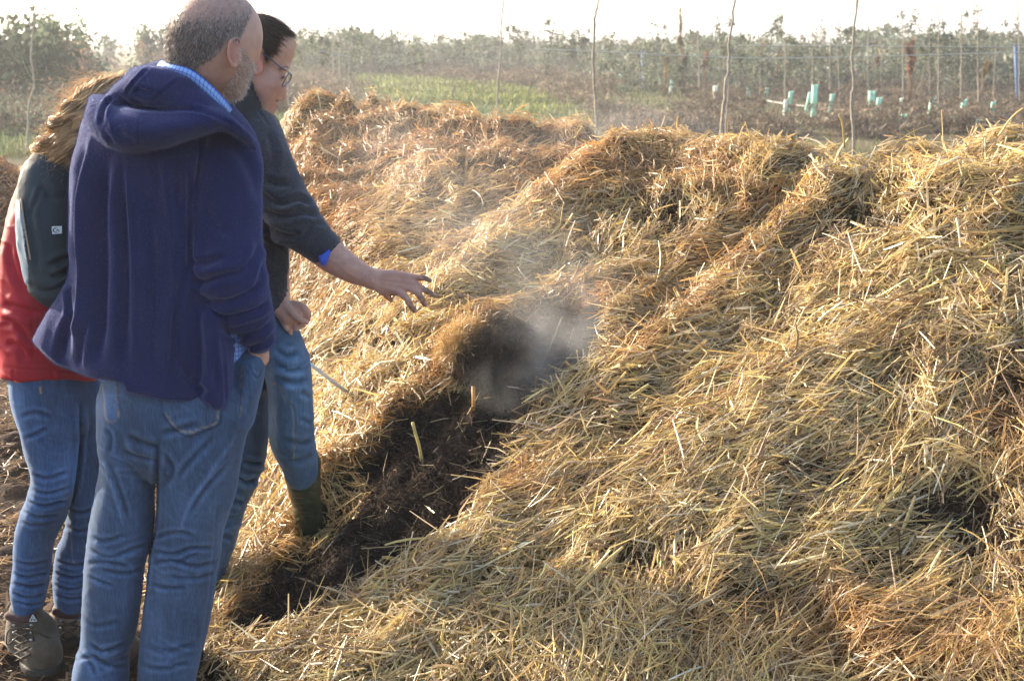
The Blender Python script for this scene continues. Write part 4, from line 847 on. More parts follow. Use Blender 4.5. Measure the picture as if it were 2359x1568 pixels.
def bootlike(name, parent, heel, toe, shaft, rb, m, msole, zsole=0.0, h=.004, label=None):
    """heel/toe world points on the ground, shaft rows above"""
    heel = np.array(heel, float); toe = np.array(toe, float); ctr = (heel + toe) / 2
    lo = np.minimum(heel, toe) - .12; hi = np.maximum(heel, toe) + .12; top = P(*shaft[-1][:3]); lo = np.minimum(lo, top - .1); hi = np.maximum(hi, top + .1); lo[2] = zsole - .02; hi[2] = top[2] + .03
    s = SDF(lo, hi, h); d = toe - heel
    R = rb
    for t, r, z in [(0, .034, .040), (.22, .037, .042), (.45, .038, .044), (.7, .046, .040), (.9, .042, .034), (1.0, .034, .028)]:
        p = heel + d * t; s.ell(0, 0, 0, (r * R, r * R, max(z, .02) * 1.15), .03, c=[p[0], p[1], zsole + z * .9 + .012])
    s.ell(0, 0, 0, (.045 * R, .045 * R, .06), .03, c=heel + d * .45 + [0, 0, .075]); s.tube(shaft, .03, flat=(False, True))
    g = np.meshgrid(*s.ax, indexing='ij', sparse=True); s.f = np.maximum(s.f, (zsole + .022 - g[2]).astype(np.float32))
    V, Q = s.mesh(2); o = npmesh(name, V, Q, m, parent, label=label)
    s2 = SDF([lo[0], lo[1], zsole - .02], [hi[0], hi[1], zsole + .05], h)
    for t, r in [(0, .038), (.22, .039), (.45, .037), (.7, .048), (.9, .045), (1.0, .038)]:
        p = heel + d * t; s2.ell(0, 0, 0, (r * R * 1.05, r * R * 1.05, .05), .02, c=[p[0], p[1], zsole + .012])
    g = np.meshgrid(*s2.ax, indexing='ij', sparse=True); s2.f = np.maximum(np.maximum(s2.f, (zsole + .001 - g[2]).astype(np.float32)), (g[2] - zsole - .026).astype(np.float32))
    V, Q = s2.mesh(1); npmesh('sole', V, Q, msole, o); return o

def crumple(V, Q, amp, sc, seed, knees=()):
    """sharp-ridged cloth crumples, strongest at the joints, running mostly across the leg"""
    N = normals(V, Q); zx, zy, _ = proj(V); k = np.full(len(V), .25)
    for (a, b, r) in knees: k = np.maximum(k, np.exp(-((zx - a) / (r * 1.3)) ** 2 - ((zy - b) / r) ** 2))
    wx = .05 * noise(V[:, 0] * 6, V[:, 1] * 6, V[:, 2] * 6 + seed); wz = .05 * noise(V[:, 0] * 5 + 9, V[:, 1] * 5, V[:, 2] * 5 + seed)
    r = 1 - 2 * np.abs(noise((V[:, 0] + wx) * sc, (V[:, 1] + wx) * sc, (V[:, 2] + wz + .35 * V[:, 0]) * sc * 2.4 + seed * 3.7))
    r2 = 1 - 2 * np.abs(noise((V[:, 0] + wx) * sc * 2, V[:, 1] * sc * 2, (V[:, 2] + wz - .5 * V[:, 0]) * sc * 4 + seed))
    return V + N * (amp * k * (np.clip(r, 0, 1) ** 4 * 2.2 + .3 * r2 - .2))[:, None]
def wear(V, Q, g=.42):
    """cloth rubbed paler on its raised folds"""
    R = relax(V, Q, 10, .5); h = ((V - R) * normals(R, Q)).sum(1); return (1 + g * np.clip(h / .0016, -1, 1.3))[:, None]
# ================================================================ person in navy fleece
p1 = person('balding man seen from behind in navy hooded fleece and blue jeans, hand in pocket', -.95, 3.38)
lo, hi = bbox((60, -40), (700, 1640), 3.05, 3.72)
B = SDF(lo, hi, .0042)
# head: cranium, face block, jaw, neck, ear
B.ell(492, 96, 3.27, (.104, .090, .108), .02)
B.ell(520, 70, 3.29, (.078, .080, .082), .03)
B.ell(534, 150, 3.315, (.040, .058, .070), .03)
B.ell(532, 203, 3.335, (.026, .036, .026), .03)
B.ell(566, 112, 3.345, (.024, .03, .030), .02)
B.tube([(450,150,3.29,62,.066),(446,205,3.29,64,.066),(432,262,3.32,72,.065),(420,330,3.36,80,.06)], .03)
B.tube([(405,350,3.38,100,.08),(390,480,3.38,120,.10),(385,700,3.38,110,.09),(400,860,3.38,120,.09)], .03)
B.tube([(505,365,3.38,34,.032),(520,540,3.34,42,.042),(545,650,3.32,38,.038),(590,760,3.36,26,.028),(596,800,3.37,24,.02)], .02)
B.ell(596, 822, 3.37, (.026, .018, .028), .012); B.cones([(585,818,3.355,9),(583,832,3.355,8)], .008)
for fx in (592, 602, 611): B.cones([(fx, 818, 3.37, 7), (fx - 4, 838, 3.38, 6)], .004)
B.tube([(280,345,3.38,45,.045),(255,560,3.44,42,.04),(250,700,3.44,36,.035),(255,800,3.42,26,.025)], .02)
B.cones([(255,800,3.42,20),(258,840,3.42,18),(260,870,3.43,10)], .01)
B.tube([(310,900,3.39,60,.06),(300,1100,3.40,48,.05),(270,1320,3.41,36,.04),(240,1560,3.41,26,.03)], .02)
B.tube([(450,900,3.39,60,.06),(445,1100,3.39,52,.05),(420,1320,3.40,38,.04),(380,1560,3.40,28,.03)], .02)
# ear
B.ell(541, 122, 3.184, (.016, .008, .034), .006, rot=(0, -10, 22))
B.cones([(551,103,3.178,3.2),(553,92,3.172,3.6),(545,86,3.166,4),(535,92,3.160,4),(527,108,3.160,4),(526,127,3.163,4),(532,145,3.168,4.5),(540,154,3.173,5),(546,146,3.180,3.5)], .004)
B.ell(543, 122, 3.164, (.010, .012, .018), .004, sub=True)
B.cones([(547,112,3.182,2.4),(541,122,3.178,2.2),(543,136,3.183,2.4)], .003)
V, Q = B.mesh(1); V = folds(V, Q, [([(395,165),(430,170),(470,165)], 5, .002), ([(400,180),(440,186),(480,180)], 5, .002)])
zx, zy, _ = proj(V); c = np.tile(SK, (len(V), 1)); N = normals(V, Q)
top = sstep(80, 14, zy + .10 * (zx - 480)); hairm = (zy < 190) * sstep(0, 12, poly_sd(zx, zy, [(556,95),(570,62),(584,40),(588,0),(640,-60),(640,260),(430,260),(400,185),(455,160),(500,130),(530,95)])) * (V[:, 2] > 1.3)
c = lerp(c, np.array([.15, .12, .11]), (hairm * (1 - .72 * top))[:, None] * .75)
stub = (1 - sstep(0, 14, poly_sd(zx, zy, [(558,118),(556,150),(548,172),(525,205),(510,235),(560,240),(600,180),(592,160),(575,150)]))) * (V[:, 2] > 1.3)
c = lerp(c, np.array([.40, .29, .25]), stub[:, None] * .4)
red = np.exp(-((zx - 540) / 22) ** 2 - ((zy - 120) / 38) ** 2) * (V[:, 1] < 3.2); c = lerp(c, np.array([.52, .24, .18]), red[:, None] * .8)
npmesh('body', V, Q, m_skin, p1, np.clip(c * (1 + .08 * noise(V[:, 0] * 60, V[:, 1] * 60, V[:, 2] * 60))[:, None], 0, 1))
# short grey hair and stubble
rs = np.random.RandomState(5); sel = np.where((hairm > .25) & (V[:, 2] > 1.3))[0]; wgt = hairm[sel] * (1 - .8 * top[sel]); i = rs.choice(sel, 26000, p=wgt / wgt.sum())
rt = V[i] + rs.normal(0, .0016, (len(i), 3)); dn = N[i] * .32 + np.array([-.25, .0, -1.0]); dn /= np.linalg.norm(dn, axis=1)[:, None]; dn += rs.normal(0, .16, dn.shape); dn /= np.linalg.norm(dn, axis=1)[:, None]
gc = np.where(rs.rand(len(i), 1) < .36 + .4 * sstep(500, 580, zx[i])[:, None], np.array([.40, .37, .35]), np.array([.13, .105, .09])) * np.exp(rs.normal(0, .25, (len(i), 1)))
hairs('hair', rt, dn, .0065 * np.exp(rs.normal(0, .3, len(i))) * (1 - .4 * top[i]), np.full(len(i), .0009), gc, p1, m_hair, 6, 2)
sel = np.where(stub > .3)[0]; i = rs.choice(sel, 3400); dn = N[i] * .8 + np.array([.2, .1, -.6]); dn /= np.linalg.norm(dn, axis=1)[:, None]; dn += rs.normal(0, .2, dn.shape); dn /= np.linalg.norm(dn, axis=1)[:, None]
hairs('beard_stubble', V[i] + rs.normal(0, .0015, (len(i), 3)), dn, .0055 * np.exp(rs.normal(0, .3, len(i))), np.full(len(i), .0008), np.array([.52, .47, .43]) * np.exp(rs.normal(0, .35, (len(i), 1))), p1, m_hair, 7, 2)
# fleece body, hood, sleeves
lo, hi = bbox((40, 110), (700, 1010), 3.02, 3.72)
J = SDF(lo, hi, .0050)
J.tube([(420,205,3.33,66,.07),(400,262,3.35,140,.11),(388,330,3.36,182,.135),(378,420,3.37,196,.15),(368,540,3.38,196,.158),(362,680,3.38,190,.16),(356,790,3.38,190,.165),(350,880,3.38,190,.168),(350,1000,3.38,190,.168)], .02)
J.tube([(225,560,3.42,36,.06),(205,660,3.43,50,.08),(170,760,3.44,74,.10),(150,850,3.44,92,.11),(150,930,3.44,95,.11)], .05)
J.tube([(250,300,3.40,60,.08),(225,400,3.43,52,.08),(215,520,3.46,44,.07),(215,640,3.47,42,.06)], .03)
J.tube([(500,720,3.33,32,.10),(506,800,3.33,34,.10),(504,980,3.33,36,.10)], .02)
J.clip_below([(0,740),(70,782),(88,800),(130,838),(200,866),(284,882),(290,904),(370,921),(470,925),(486,932),(492,942),(530,948),(640,948)], .008)
J.tube([(490,290,3.35,66,.085),(512,355,3.345,88,.09),(520,450,3.33,85,.085),(520,540,3.31,84,.08),(530,615,3.29,82,.08),(556,680,3.30,68,.07),(585,740,3.34,50,.058),(602,785,3.365,34,.045)], .012, flat=(False, True))
V, Q = J.mesh(2)
def lines(*a): return list(a)
F1 = [([(196,330),(190,420),(186,540),(188,640)], 9, .020), ([(212,300),(200,400),(200,540),(196,700),(180,840)], 7, -.016), ([(245,350),(232,470),(232,600),(228,760),(222,850)], 16, .024),
      ([(292,350),(302,480),(310,620),(312,760),(308,890)], 6, -.010), ([(275,360),(285,500),(290,650),(285,860)], 9, .010), ([(335,350),(345,500),(350,650),(348,900)], 13, .009), ([(372,345),(386,450),(396,600),(402,690)], 6, -.008), ([(352,350),(362,430),(368,540)], 9, .006),
      ([(400,340),(412,450),(418,600)], 10, .008), ([(440,380),(436,480),(438,600),(446,640)], 9, .016), ([(452,340),(462,300),(455,420),(444,470)], 6, .012), ([(500,310),(470,360),(452,430)], 7, .008),
      ([(430,600),(412,680),(400,760),(392,900)], 9, .010), ([(400,800),(430,860),(470,900),(492,905)], 8, .008), ([(488,760),(492,820),(500,900)], 5, .010), ([(512,820),(516,870),(520,930)], 3, .004),
      ([(440,640),(465,650),(500,640),(560,625)], 9, .016), ([(442,600),(470,606),(520,590)], 8, .010), ([(470,690),(520,695),(580,672),(612,655)], 8, .012), ([(490,715),(530,730),(590,715),(620,695)], 7, .012), ([(505,755),(545,775),(600,762),(632,735)], 6, .010), ([(530,790),(570,800),(610,790),(634,765)], 5, .008),
      ([(600,560),(580,600),(540,640)], 8, .008), ([(606,600),(600,640),(570,680)], 7, .006), ([(505,330),(545,345),(580,400),(598,470)], 14, .006), ([(470,470),(500,520),(540,540)], 12, .006), ([(290,893),(370,909),(470,912)], 2.5, .0022), ([(175,720),(150,780),(140,835)], 10, .012), ([(205,735),(190,800),(180,850)], 7, .010), ([(160,655),(168,735)], 6, .014)]
V = folds(V, Q, F1, .0045, (7, 7, 1.6)); V = V + normals(V, Q) * (.0009 * fbm(V[:, 0] * 22, V[:, 1] * 22, V[:, 2] * 13, 3))[:, None]; V = relax(V, Q, 1, .3)
jk = npmesh('fleece_jacket', V, Q, m_fleece, p1); pile('fleece_pile', V, Q, 60000, .0035, .00045, (.05, .065, .19), jk, m_hair, 61)
H = SDF(*bbox((190, 110), (640, 400), 3.00, 3.60), .0042)
H.tube([(240,248,3.28,24,.045),(262,285,3.22,42,.07),(310,300,3.175,50,.075),(370,298,3.165,44,.075),(440,284,3.175,36,.07),(510,276,3.20,26,.06),(560,300,3.23,20,.045),(584,330,3.25,10,.03)], .012)
H.tube([(262,240,3.27,26,.05),(305,212,3.25,36,.06),(350,200,3.23,42,.07),(410,220,3.215,44,.07),(470,250,3.215,34,.065),(520,276,3.22,20,.05)], .010)
H.tube([(335,172,3.27,20,.05),(375,172,3.24,22,.06),(430,200,3.22,30,.06)], .02)
H.clip_below([(180,120),(365,152),(380,153),(440,180),(490,222),(530,262),(600,330)], .006, above=True)
V, Q = H.mesh(2)
V = folds(V, Q, [([(250,217),(272,222),(308,246),(370,252),(437,252),(524,270)], 5, .006), ([(339,158),(318,180),(299,203),(285,225)], 3.5, .006), ([(416,180),(380,208),(342,240)], 3.5, .006), ([(326,262),(321,300),(320,345)], 2.5, .0035), ([(262,222),(240,250),(232,290)], 5, .008), ([(256,240),(250,270),(262,305)], 5, -.005), ([(236,300),(252,318),(262,335)], 5, .005), ([(310,205),(340,215),(360,212)], 7, .006), ([(300,300),(400,292),(520,284)], 12, -.003), ([(460,258),(520,280),(560,310)], 4, .005), ([(270,300),(290,320),(310,318)], 9, .004)], .002, (12, 12, 12))
hd_ = npmesh('hood', V, Q, m_fleece, jk); pile('fleece_pile', V, Q, 26000, .0035, .00045, (.05, .065, .19), jk, m_hair, 62)
# checked shirt: collar band and tails
def band(name, up, dn, th, m, parent, n=40, uvs=(0.011, .011)):
    U = spline(np.array([P(*q) for q in up]), n); D = spline(np.array([P(*q) for q in dn]), n); K = 6; V = []
    for j in range(K):
        t = j / (K - 1); m_ = lerp(U, D, t); m_[:, 1] -= .006 * math.sin(math.pi * t); V.append(m_)
    for j in range(K - 1, -1, -1): q = V[j].copy(); q[:, 1] += th; V.append(q)
    V = np.concatenate(V); L = 2 * K; F = [(a * n + i, a * n + i + 1, ((a + 1) % L) * n + i + 1, ((a + 1) % L) * n + i) for a in range(L) for i in range(n - 1)]
    o = npmesh(name, V, np.array(F)[:, ::-1], m, parent); me = o.data; uv = me.uv_layers.new(name='UVMap'); li = np.zeros(len(me.loops), np.int32); me.loops.foreach_get('vertex_index', li)
    arc = np.concatenate([[0], np.cumsum(np.linalg.norm(np.diff(U, axis=0), axis=1))]); wv = np.linalg.norm(U - D, axis=1)
    a_ = li // n; i_ = li % n; t = np.where(a_ < K, a_, L - 1 - a_) / (K - 1); uv.data.foreach_set('uv', np.stack([arc[i_] / uvs[0], t * wv[i_] / uvs[1]], -1).ravel().astype(np.float32)); return o
sh = band('shirt_collar', [(372,138,3.29),(395,146,3.225),(440,160,3.19),(485,195,3.20),(520,232,3.235),(533,250,3.27)], [(358,154,3.30),(385,160,3.225),(435,184,3.195),(480,222,3.20),(512,254,3.23),(524,270,3.26)], .012, m_check, p1)
S = SDF(*bbox((190, 740), (640, 900), 3.15, 3.62), .005)
S.tube([(400,720,3.39,178,.13),(400,800,3.39,178,.135),(400,900,3.39,178,.135)], .01)
S.clip_below([(150,870),(215,877),(295,884),(330,840),(500,840),(535,842),(556,822),(585,800),(640,790)], .004)
V, Q = S.mesh(1); V = folds(V, Q, [], .002, (20, 20, 20)); o = npmesh('shirt_tail', V, Q, m_check, p1); set_uv(o, lambda co: np.stack([co[:, 0] / .011 + co[:, 1] * 40, co[:, 2] / .011 + co[:, 0] * 12], -1))
# jeans
T = SDF(*bbox((130, 780), (680, 1660), 3.10, 3.66, -.02), .0052)
T.tube([(402,800,3.39,170,.115),(404,880,3.385,176,.125),(402,950,3.38,176,.135),(398,1000,3.385,160,.125)], .02)
T.tube([(582,838,3.37,30,.05),(576,880,3.37,30,.06),(560,960,3.37,26,.06)], .03)
T.tube([(300,930,3.38,76,.11),(294,1005,3.385,69,.105),(297,1066,3.39,66,.10),(290,1130,3.395,68,.095),(281,1210,3.40,75,.092),(266,1293,3.40,72,.088),(259,1375,3.40,71,.085),(250,1453,3.40,64,.082),(238,1500,3.40,58,.08),(233,1545,3.39,68,.09),(232,1588,3.39,68,.09)], .012, flat=(False, True))
T.tube([(475,930,3.37,108,.125),(465,1016,3.37,101,.12),(460,1066,3.375,98,.115),(452,1128,3.38,93,.11),(438,1210,3.385,82,.10),(424,1293,3.39,86,.10),(412,1375,3.39,82,.095),(400,1453,3.39,79,.092),(388,1530,3.38,74,.09),(381,1596,3.38,70,.09)], .012, flat=(False, True))
V, Q = T.mesh(2)
PK1 = [(236,880),(268,880),(275,958),(262,976),(244,966)]; PK2 = [(374,880),(508,880),(505,974),(470,991),(433,1004),(400,987),(378,956)]
JF = [([(363,1016),(361,1100),(357,1200),(345,1280),(332,1370),(325,1440)], 7, .020), ([(366,1000),(420,985),(460,975)], 9, .010), ([(370,1030),(330,1020),(290,1000)], 9, .012), ([(364,1060),(320,1050),(280,1035)], 7, .008), ([(372,1040),(400,1080),(380,1120)], 8, .008),
      ([(240,1060),(262,1130),(285,1215)], 5, -.008), ([(252,1060),(275,1125),(298,1200)], 6, .008), ([(230,1066),(250,1090),(262,1110)], 5, .008), ([(545,1000),(490,1080),(440,1160),(410,1230)], 7, -.008), ([(530,1060),(470,1130),(430,1190)], 7, .009), ([(495,1000),(440,1060),(400,1110)], 8, .008),
      ([(206,1235),(240,1245),(290,1232)], 6, .010), ([(200,1262),(250,1282),(310,1262),(342,1250)], 6, .011), ([(196,1300),(240,1292),(300,1302)], 6, .009), ([(200,1325),(240,1342),(262,1348)], 5, .009), ([(230,1312),(290,1320),(330,1306)], 6, .008),
      ([(352,1240),(400,1226),(450,1232)], 6, .010), ([(345,1265),(400,1275),(440,1262),(500,1262)], 6, .011), ([(342,1300),(390,1290),(450,1302),(508,1290)], 6, .010), ([(380,1322),(440,1330),(500,1318)], 6, .009), ([(340,1340),(380,1352),(430,1350)], 6, .008), ([(400,1300),(430,1285),(460,1270)], 5, .008),
      ([(190,1420),(220,1440),(280,1430)], 7, .006), ([(200,1480),(240,1500),(290,1480)], 6, .010), ([(170,1520),(215,1512),(250,1530),(300,1535)], 6, .010), ([(180,1500),(210,1530),(220,1560)], 6, .010), ([(330,1480),(380,1500),(450,1480)], 8, .007), ([(325,1530),(370,1540),(440,1525)], 7, .008),
      ([(505,1100),(500,1200),(490,1300),(478,1400),(460,1500)], 4, .004), ([(518,1100),(512,1200),(502,1300),(488,1400),(470,1500)], 3, -.003), ([(560,830),(556,900),(550,960)], 3, .004), ([(570,835),(590,870),(600,850)], 3, .005), ([(240,985),(256,1005),(250,1050)], 6, .008)]
V = folds(V, Q, [(a_, b_ * .8, c_ * .42) for a_, b_, c_ in JF], .003, (7, 7, 5)); V = raise_poly(V, Q, PK1, .0022); V = raise_poly(V, Q, PK2, .0022); V = crumple(V, Q, .0022, 8, 1, knees=[(270,1290,70),(420,1290,70),(240,1510,50),(390,1520,50),(300,1040,60)])
SEAM = (.22, .17, .12)
c = wear(V, Q) * denim_cols(V, (.044, .078, .150), [([(236,890),(244,962),(262,972),(272,957),(266,890)], 1.6, SEAM), ([(377,955),(400,987),(433,1004),(470,991),(506,974),(509,900)], 2.2, .45), ([(382,952),(402,981),(433,997),(468,985),(500,969),(503,900)], 1.5, SEAM), ([(402,960),(402,1016)], 2.5, .6), ([(558,845),(554,960)], 1.2, SEAM), ([(505,1100),(500,1200),(490,1300),(478,1400),(460,1500)], 1.5, 1.25), ([(363,1016),(361,1100),(357,1200),(345,1280)], 10, .6)] + [(s_[0], s_[1] * .8, 1.18) for s_ in JF[5:6] + JF[8:9]], 1, [(250,930,30,60,.8),(300,1150,50,90,.25),(430,1000,90,70,.15),(440,1150,60,120,.28),(420,1400,70,90,.12),(300,980,70,40,-.25)])  # worn thighs, plus sunlight on the left pocket put into the denim colour
npmesh('jeans', V, Q, m_denim, p1, c)
for (a, b, Y) in ((232, 1588, 3.39), (381, 1596, 3.38)):
    q = P(a, b, Y); bootlike('shoe', p1, [q[0] - .01, Y - .02, 0], [q[0] + .02, Y + .19, 0], [(a, b - 10, Y, 30, .035), (a, b - 60, Y, 28, .035)], .9, m_suede, m_sole)
# ================================================================ person in grey sweater
p2 = person('man with spectacles in a charcoal sweater reaching his open hand over the straw', -.62, 3.86)
B = SDF(*bbox((420, 10), (1030, 1500), 3.55, 4.15), .0040)
B.ell(600, 104, 3.86, (.088, .076, .080), .02, rot=(0, 18, 0)); B.ell(628, 96, 3.86, (.048, .058, .055), .03)
B.tube([(633,118,3.865,34,.056),(630,165,3.865,28,.050),(620,212,3.86,25,.045),(611,246,3.86,18,.032)], .02)
B.ell(604, 190, 3.85, (.040, .050, .045), .03); B.ell(622, 248, 3.865, (.014, .022, .014), .015)
B.cones([(655,182,3.862,4.5),(655,206,3.864,5.5),(651,225,3.864,8)], .006); B.cones([(645,228,3.855,5.5),(640,230,3.853,4)], .004); B.cones([(640,226,3.84,4),(644,233,3.846,2.5)], .003)
B.cones([(632,239,3.862,5),(636,243,3.856,4)], .005); B.cones([(628,247,3.862,5),(630,250,3.856,3.5)], .005)
B.cones([(664,152,3.855,5),(660,160,3.83,4),(648,158,3.812,3.5)], .008)                      # brow
B.cones([(628,190,3.828,12),(640,200,3.840,9)], .03)                                           # cheek
B.ell(650, 174, 3.828, (.010, .010, .009), .004)                                              # eyelid
B.tube([(560,185,3.89,56,.058),(562,240,3.89,60,.062),(566,300,3.88,62,.07)], .03)
B.tube([(572,315,3.89,60,.07),(572,420,3.88,72,.09),(572,600,3.86,66,.08),(570,720,3.88,66,.09)], .03)
# ear
B.ell(590, 142, 3.785, (.017, .008, .034), .006, rot=(0, -14, 12)); B.cones([(604,122,3.779,3.4),(600,110,3.776,4),(590,111,3.772,4),(583,126,3.772,4),(580,148,3.773,4),(583,166,3.777,4.5),(589,171,3.782,4),(594,160,3.785,3)], .004)
B.ell(594, 138, 3.772, (.009, .009, .015), .004, sub=True); B.cones([(599,128,3.775,2.4),(592,140,3.771,2.4),(592,152,3.775,2.4)], .003)
# reaching arm and hand
B.tube([(600,320,3.82,34,.04),(640,430,3.79,34,.04),(690,525,3.74,36,.042),(750,580,3.72,39,.044),(796,612,3.70,34,.038),(832,632,3.69,27,.030),(858,642,3.68,22.5,.024)], .02)
B.tube([(858,642,3.68,22.5,.024),(880,648,3.675,25,.020),(905,652,3.668,27,.018),(922,654,3.664,25,.015)], .012)
B.cones([(868,634,3.675,11),(900,631,3.665,10),(931,634,3.660,8)], .012); B.cones([(880,660,3.67,12),(905,668,3.663,11),(919,672,3.66,9)], .012)
FG = [[(930,634,3.658,8.0),(955,638,3.650,6.3),(976,640,3.648,5.6),(990,646,3.650,5.0)], [(934,648,3.655,8.0),(958,656,3.642,7.0),(978,667,3.640,6.2),(1000,680,3.646,5.2)],
      [(930,660,3.652,8.0),(955,669,3.635,7.2),(969,685,3.632,6.4),(979,702,3.640,5.4)], [(917,671,3.652,8.2),(934,684,3.636,7.0),(945,702,3.634,6.2),(955,716,3.642,5.4)]]
FG = [[(a_, b_, c_, r_ * (1.18 + .02 * i_)) for i_, (a_, b_, c_, r_) in enumerate(f_)] for f_ in FG]
FG = [[(a_, b_, c_, r_ * 1.0) for a_, b_, c_, r_ in f_] for f_ in FG]
for f_ in FG: B.cones(spline(f_, 9), .0045)
B.cones([(872,664,3.665,9),(886,676,3.668,8.5),(896,686,3.675,7),(901,692,3.68,5.5)], .008)
# hanging arm and half-closed fist
B.tube([(590,340,3.92,34,.035),(620,450,3.88,34,.035),(634,560,3.84,32,.034),(640,660,3.80,27,.03),(646,708,3.78,24,.026)], .02)
B.ell(664, 724, 3.775, (.029, .026, .030), .012); B.ell(690, 722, 3.775, (.022, .022, .024), .01)
B.cones([(658,704,3.762,10),(675,722,3.748,9),(692,736,3.742,8),(706,742,3.744,6.5)], .005)
B.cones(spline([(674,700,3.775,9.5),(694,704,3.765,9),(709,720,3.762,8.2),(708,738,3.766,7)], 8), .004); B.cones([(672,714,3.79,9),(692,726,3.785,8.5),(700,742,3.785,7.5),(690,752,3.78,6.5)], .004)
B.cones([(664,738,3.785,9),(680,748,3.782,8),(682,758,3.775,6.5)], .004); B.cones([(655,742,3.785,8.5),(666,756,3.782,7.5),(669,768,3.776,6)], .004); B.cones([(650,735,3.78,9),(658,752,3.77,7.5),(662,758,3.765,6)], .004)
B.tube([(600,740,3.88,46,.05),(650,850,3.80,40,.045),(670,960,3.80,36,.04),(690,1080,3.85,28,.03)], .02); B.tube([(560,800,3.92,46,.05),(556,1000,3.90,42,.05),(515,1200,3.88,34,.04),(480,1390,3.87,24,.03)], .02)
V, Q = B.mesh(1)
V = folds(V, Q, [([(655,178),(648,175),(643,176)], 1.6, .0012), ([(636,236),(641,243),(634,244)], 1.2, .002), ([(630,243),(639,244)], 1.2, .002), ([(947,634),(951,644)], 1.5, .0012), ([(972,637),(974,646)], 1.5, .0012), ([(950,655),(956,664)], 1.8, .0013), ([(976,662),(970,674)], 1.5, .0012), ([(947,668),(955,678)], 1.8, .0013), ([(938,680),(930,690)], 1.8, .0012), ([(693,700),(688,712)], 2, .0015), ([(872,634),(900,630),(928,632)], 2.2, -.0016), ([(872,642),(902,643),(932,648)], 2.2, -.0016), ([(872,650),(905,655),(930,660)], 2.2, -.0016), ([(870,658),(895,665),(915,671)], 2.2, -.0014), ([(800,590),(835,612),(870,630)], 2.2, -.0012), ([(780,610),(820,640),(850,648)], 2.4, -.0010), ([(852,632),(862,642),(860,655)], 2, .0014), ([(690,735),(697,731)], 1.5, .001)], .0008, (40, 40, 40))
zx, zy, dep = proj(V); N = normals(V, Q); c = np.tile(SK * 1.05, (len(V), 1))
arm = (zx > 700) & (zy > 520); c = np.where(arm[:, None], SK * np.array([1.12, 1.06, 1.08]), c)
dirt = np.zeros(len(V))
for f_ in FG:
    t = f_[-1]; m_ = f_[-2]; dirt = np.maximum(dirt, np.exp(-(((zx - (t[0] + m_[0]) / 2) / 22) ** 2 + ((zy - (t[1] + m_[1]) / 2) / 16) ** 2)))
dirt = np.maximum(dirt, .9 * np.exp(-(((zx - 898) / 22) ** 2 + ((zy - 688) / 14) ** 2))); dn_ = sstep(-.5, .35, fbm(V[:, 0] * 90, V[:, 1] * 90, V[:, 2] * 90, 3)); dirt = np.clip(dirt * 1.0 * (0.2 + dn_) * (zx > 860), 0, .75)
c = lerp(c, np.array([.12, .085, .065]), dirt[:, None])
for f_ in FG:
    t = f_[-1]; nm = np.exp(-(((zx - t[0] - 2) / 4.5) ** 2 + ((zy - t[1] + 2) / 4) ** 2)) * sstep(.2, .6, N[:, 2]); c = lerp(c, np.array([.42, .33, .30]), nm[:, None] * .8)
ear = np.exp(-((zx - 592) / 17) ** 2 - ((zy - 142) / 36) ** 2) * (V[:, 1] < 3.83); c = lerp(c, np.array([.60, .22, .17]), ear[:, None] * .75)
for (a, b, r, k_) in ((653,228,10,.45), (633,243,7,.7), (628,200,25,.25)): c = lerp(c, np.array([.50, .20, .17]), (np.exp(-((zx - a) / r) ** 2 - ((zy - b) / r) ** 2) * k_)[:, None])
HP = [(500,-40),(590,25),(622,36),(648,52),(668,70),(672,86),(655,78),(646,90),(641,112),(628,126),(620,134),(614,148),(607,132),(604,112),(598,104),(586,106),(576,126),(574,165),(560,210),(480,210)]
hm = sstep(2, -5, poly_sd(zx, zy, HP)) * (V[:, 2] > 1.3); hm = hm * (zx < 690); c = lerp(c, np.array([.035, .025, .02]), hm[:, None] * .9)
eye = np.exp(-((zx - 652) / 4) ** 2 - ((zy - 178) / 2.2) ** 2) * (V[:, 1] < 3.86); c = lerp(c, np.array([.06, .035, .03]), eye[:, None] * .9)
brw = line_d(zx, zy, [(646,158),(658,153),(665,156)])[0]; c = lerp(c, np.array([.09, .055, .04]), (np.exp(-(brw / 2.5) ** 2) * (V[:, 1] < 3.86))[:, None] * .8)
npmesh('body', V, Q, m_skin, p2, np.clip(c * (1 + .07 * noise(V[:, 0] * 60, V[:, 1] * 60, V[:, 2] * 60))[:, None], 0, 1))
rs = np.random.RandomState(15); sel = np.where(hm > .5)[0]; i = rs.choice(sel, 17000)
ctr_ = P(585, 60, 3.86); fl = np.array([.75, -.05, -.55]) + .25 * (V[i] - ctr_) / .1 * [0, 0, -1]; low = sstep(100, 150, zy[i])[:, None]; fl = lerp(fl, np.array([-.1, 0, -1.0]), low)
dn = N[i] * .30 + fl; dn /= np.linalg.norm(dn, axis=1)[:, None]; dn += rs.normal(0, .14, dn.shape); dn /= np.linalg.norm(dn, axis=1)[:, None]
hairs('hair', V[i] + rs.normal(0, .002, (len(i), 3)), dn, .017 * np.exp(rs.normal(0, .35, len(i))) * (1 - .5 * low[:, 0]), np.full(len(i), .0011), np.array([.080, .054, .040]) * np.exp(rs.normal(0, .35, (len(i), 1))), p2, m_hair, 16, 4, bendto=np.array([.1, 0, -.5]))
rs = np.random.RandomState(17); n = 110; tip = np.array([P(a, b, 3.86) for a, b in zip(rs.uniform(655, 676, n), rs.uniform(70, 95, n))]); dn = np.tile([.35, .0, -1.0], (n, 1)) + rs.normal(0, .25, (n, 3)); dn /= np.linalg.norm(dn, axis=1)[:, None]
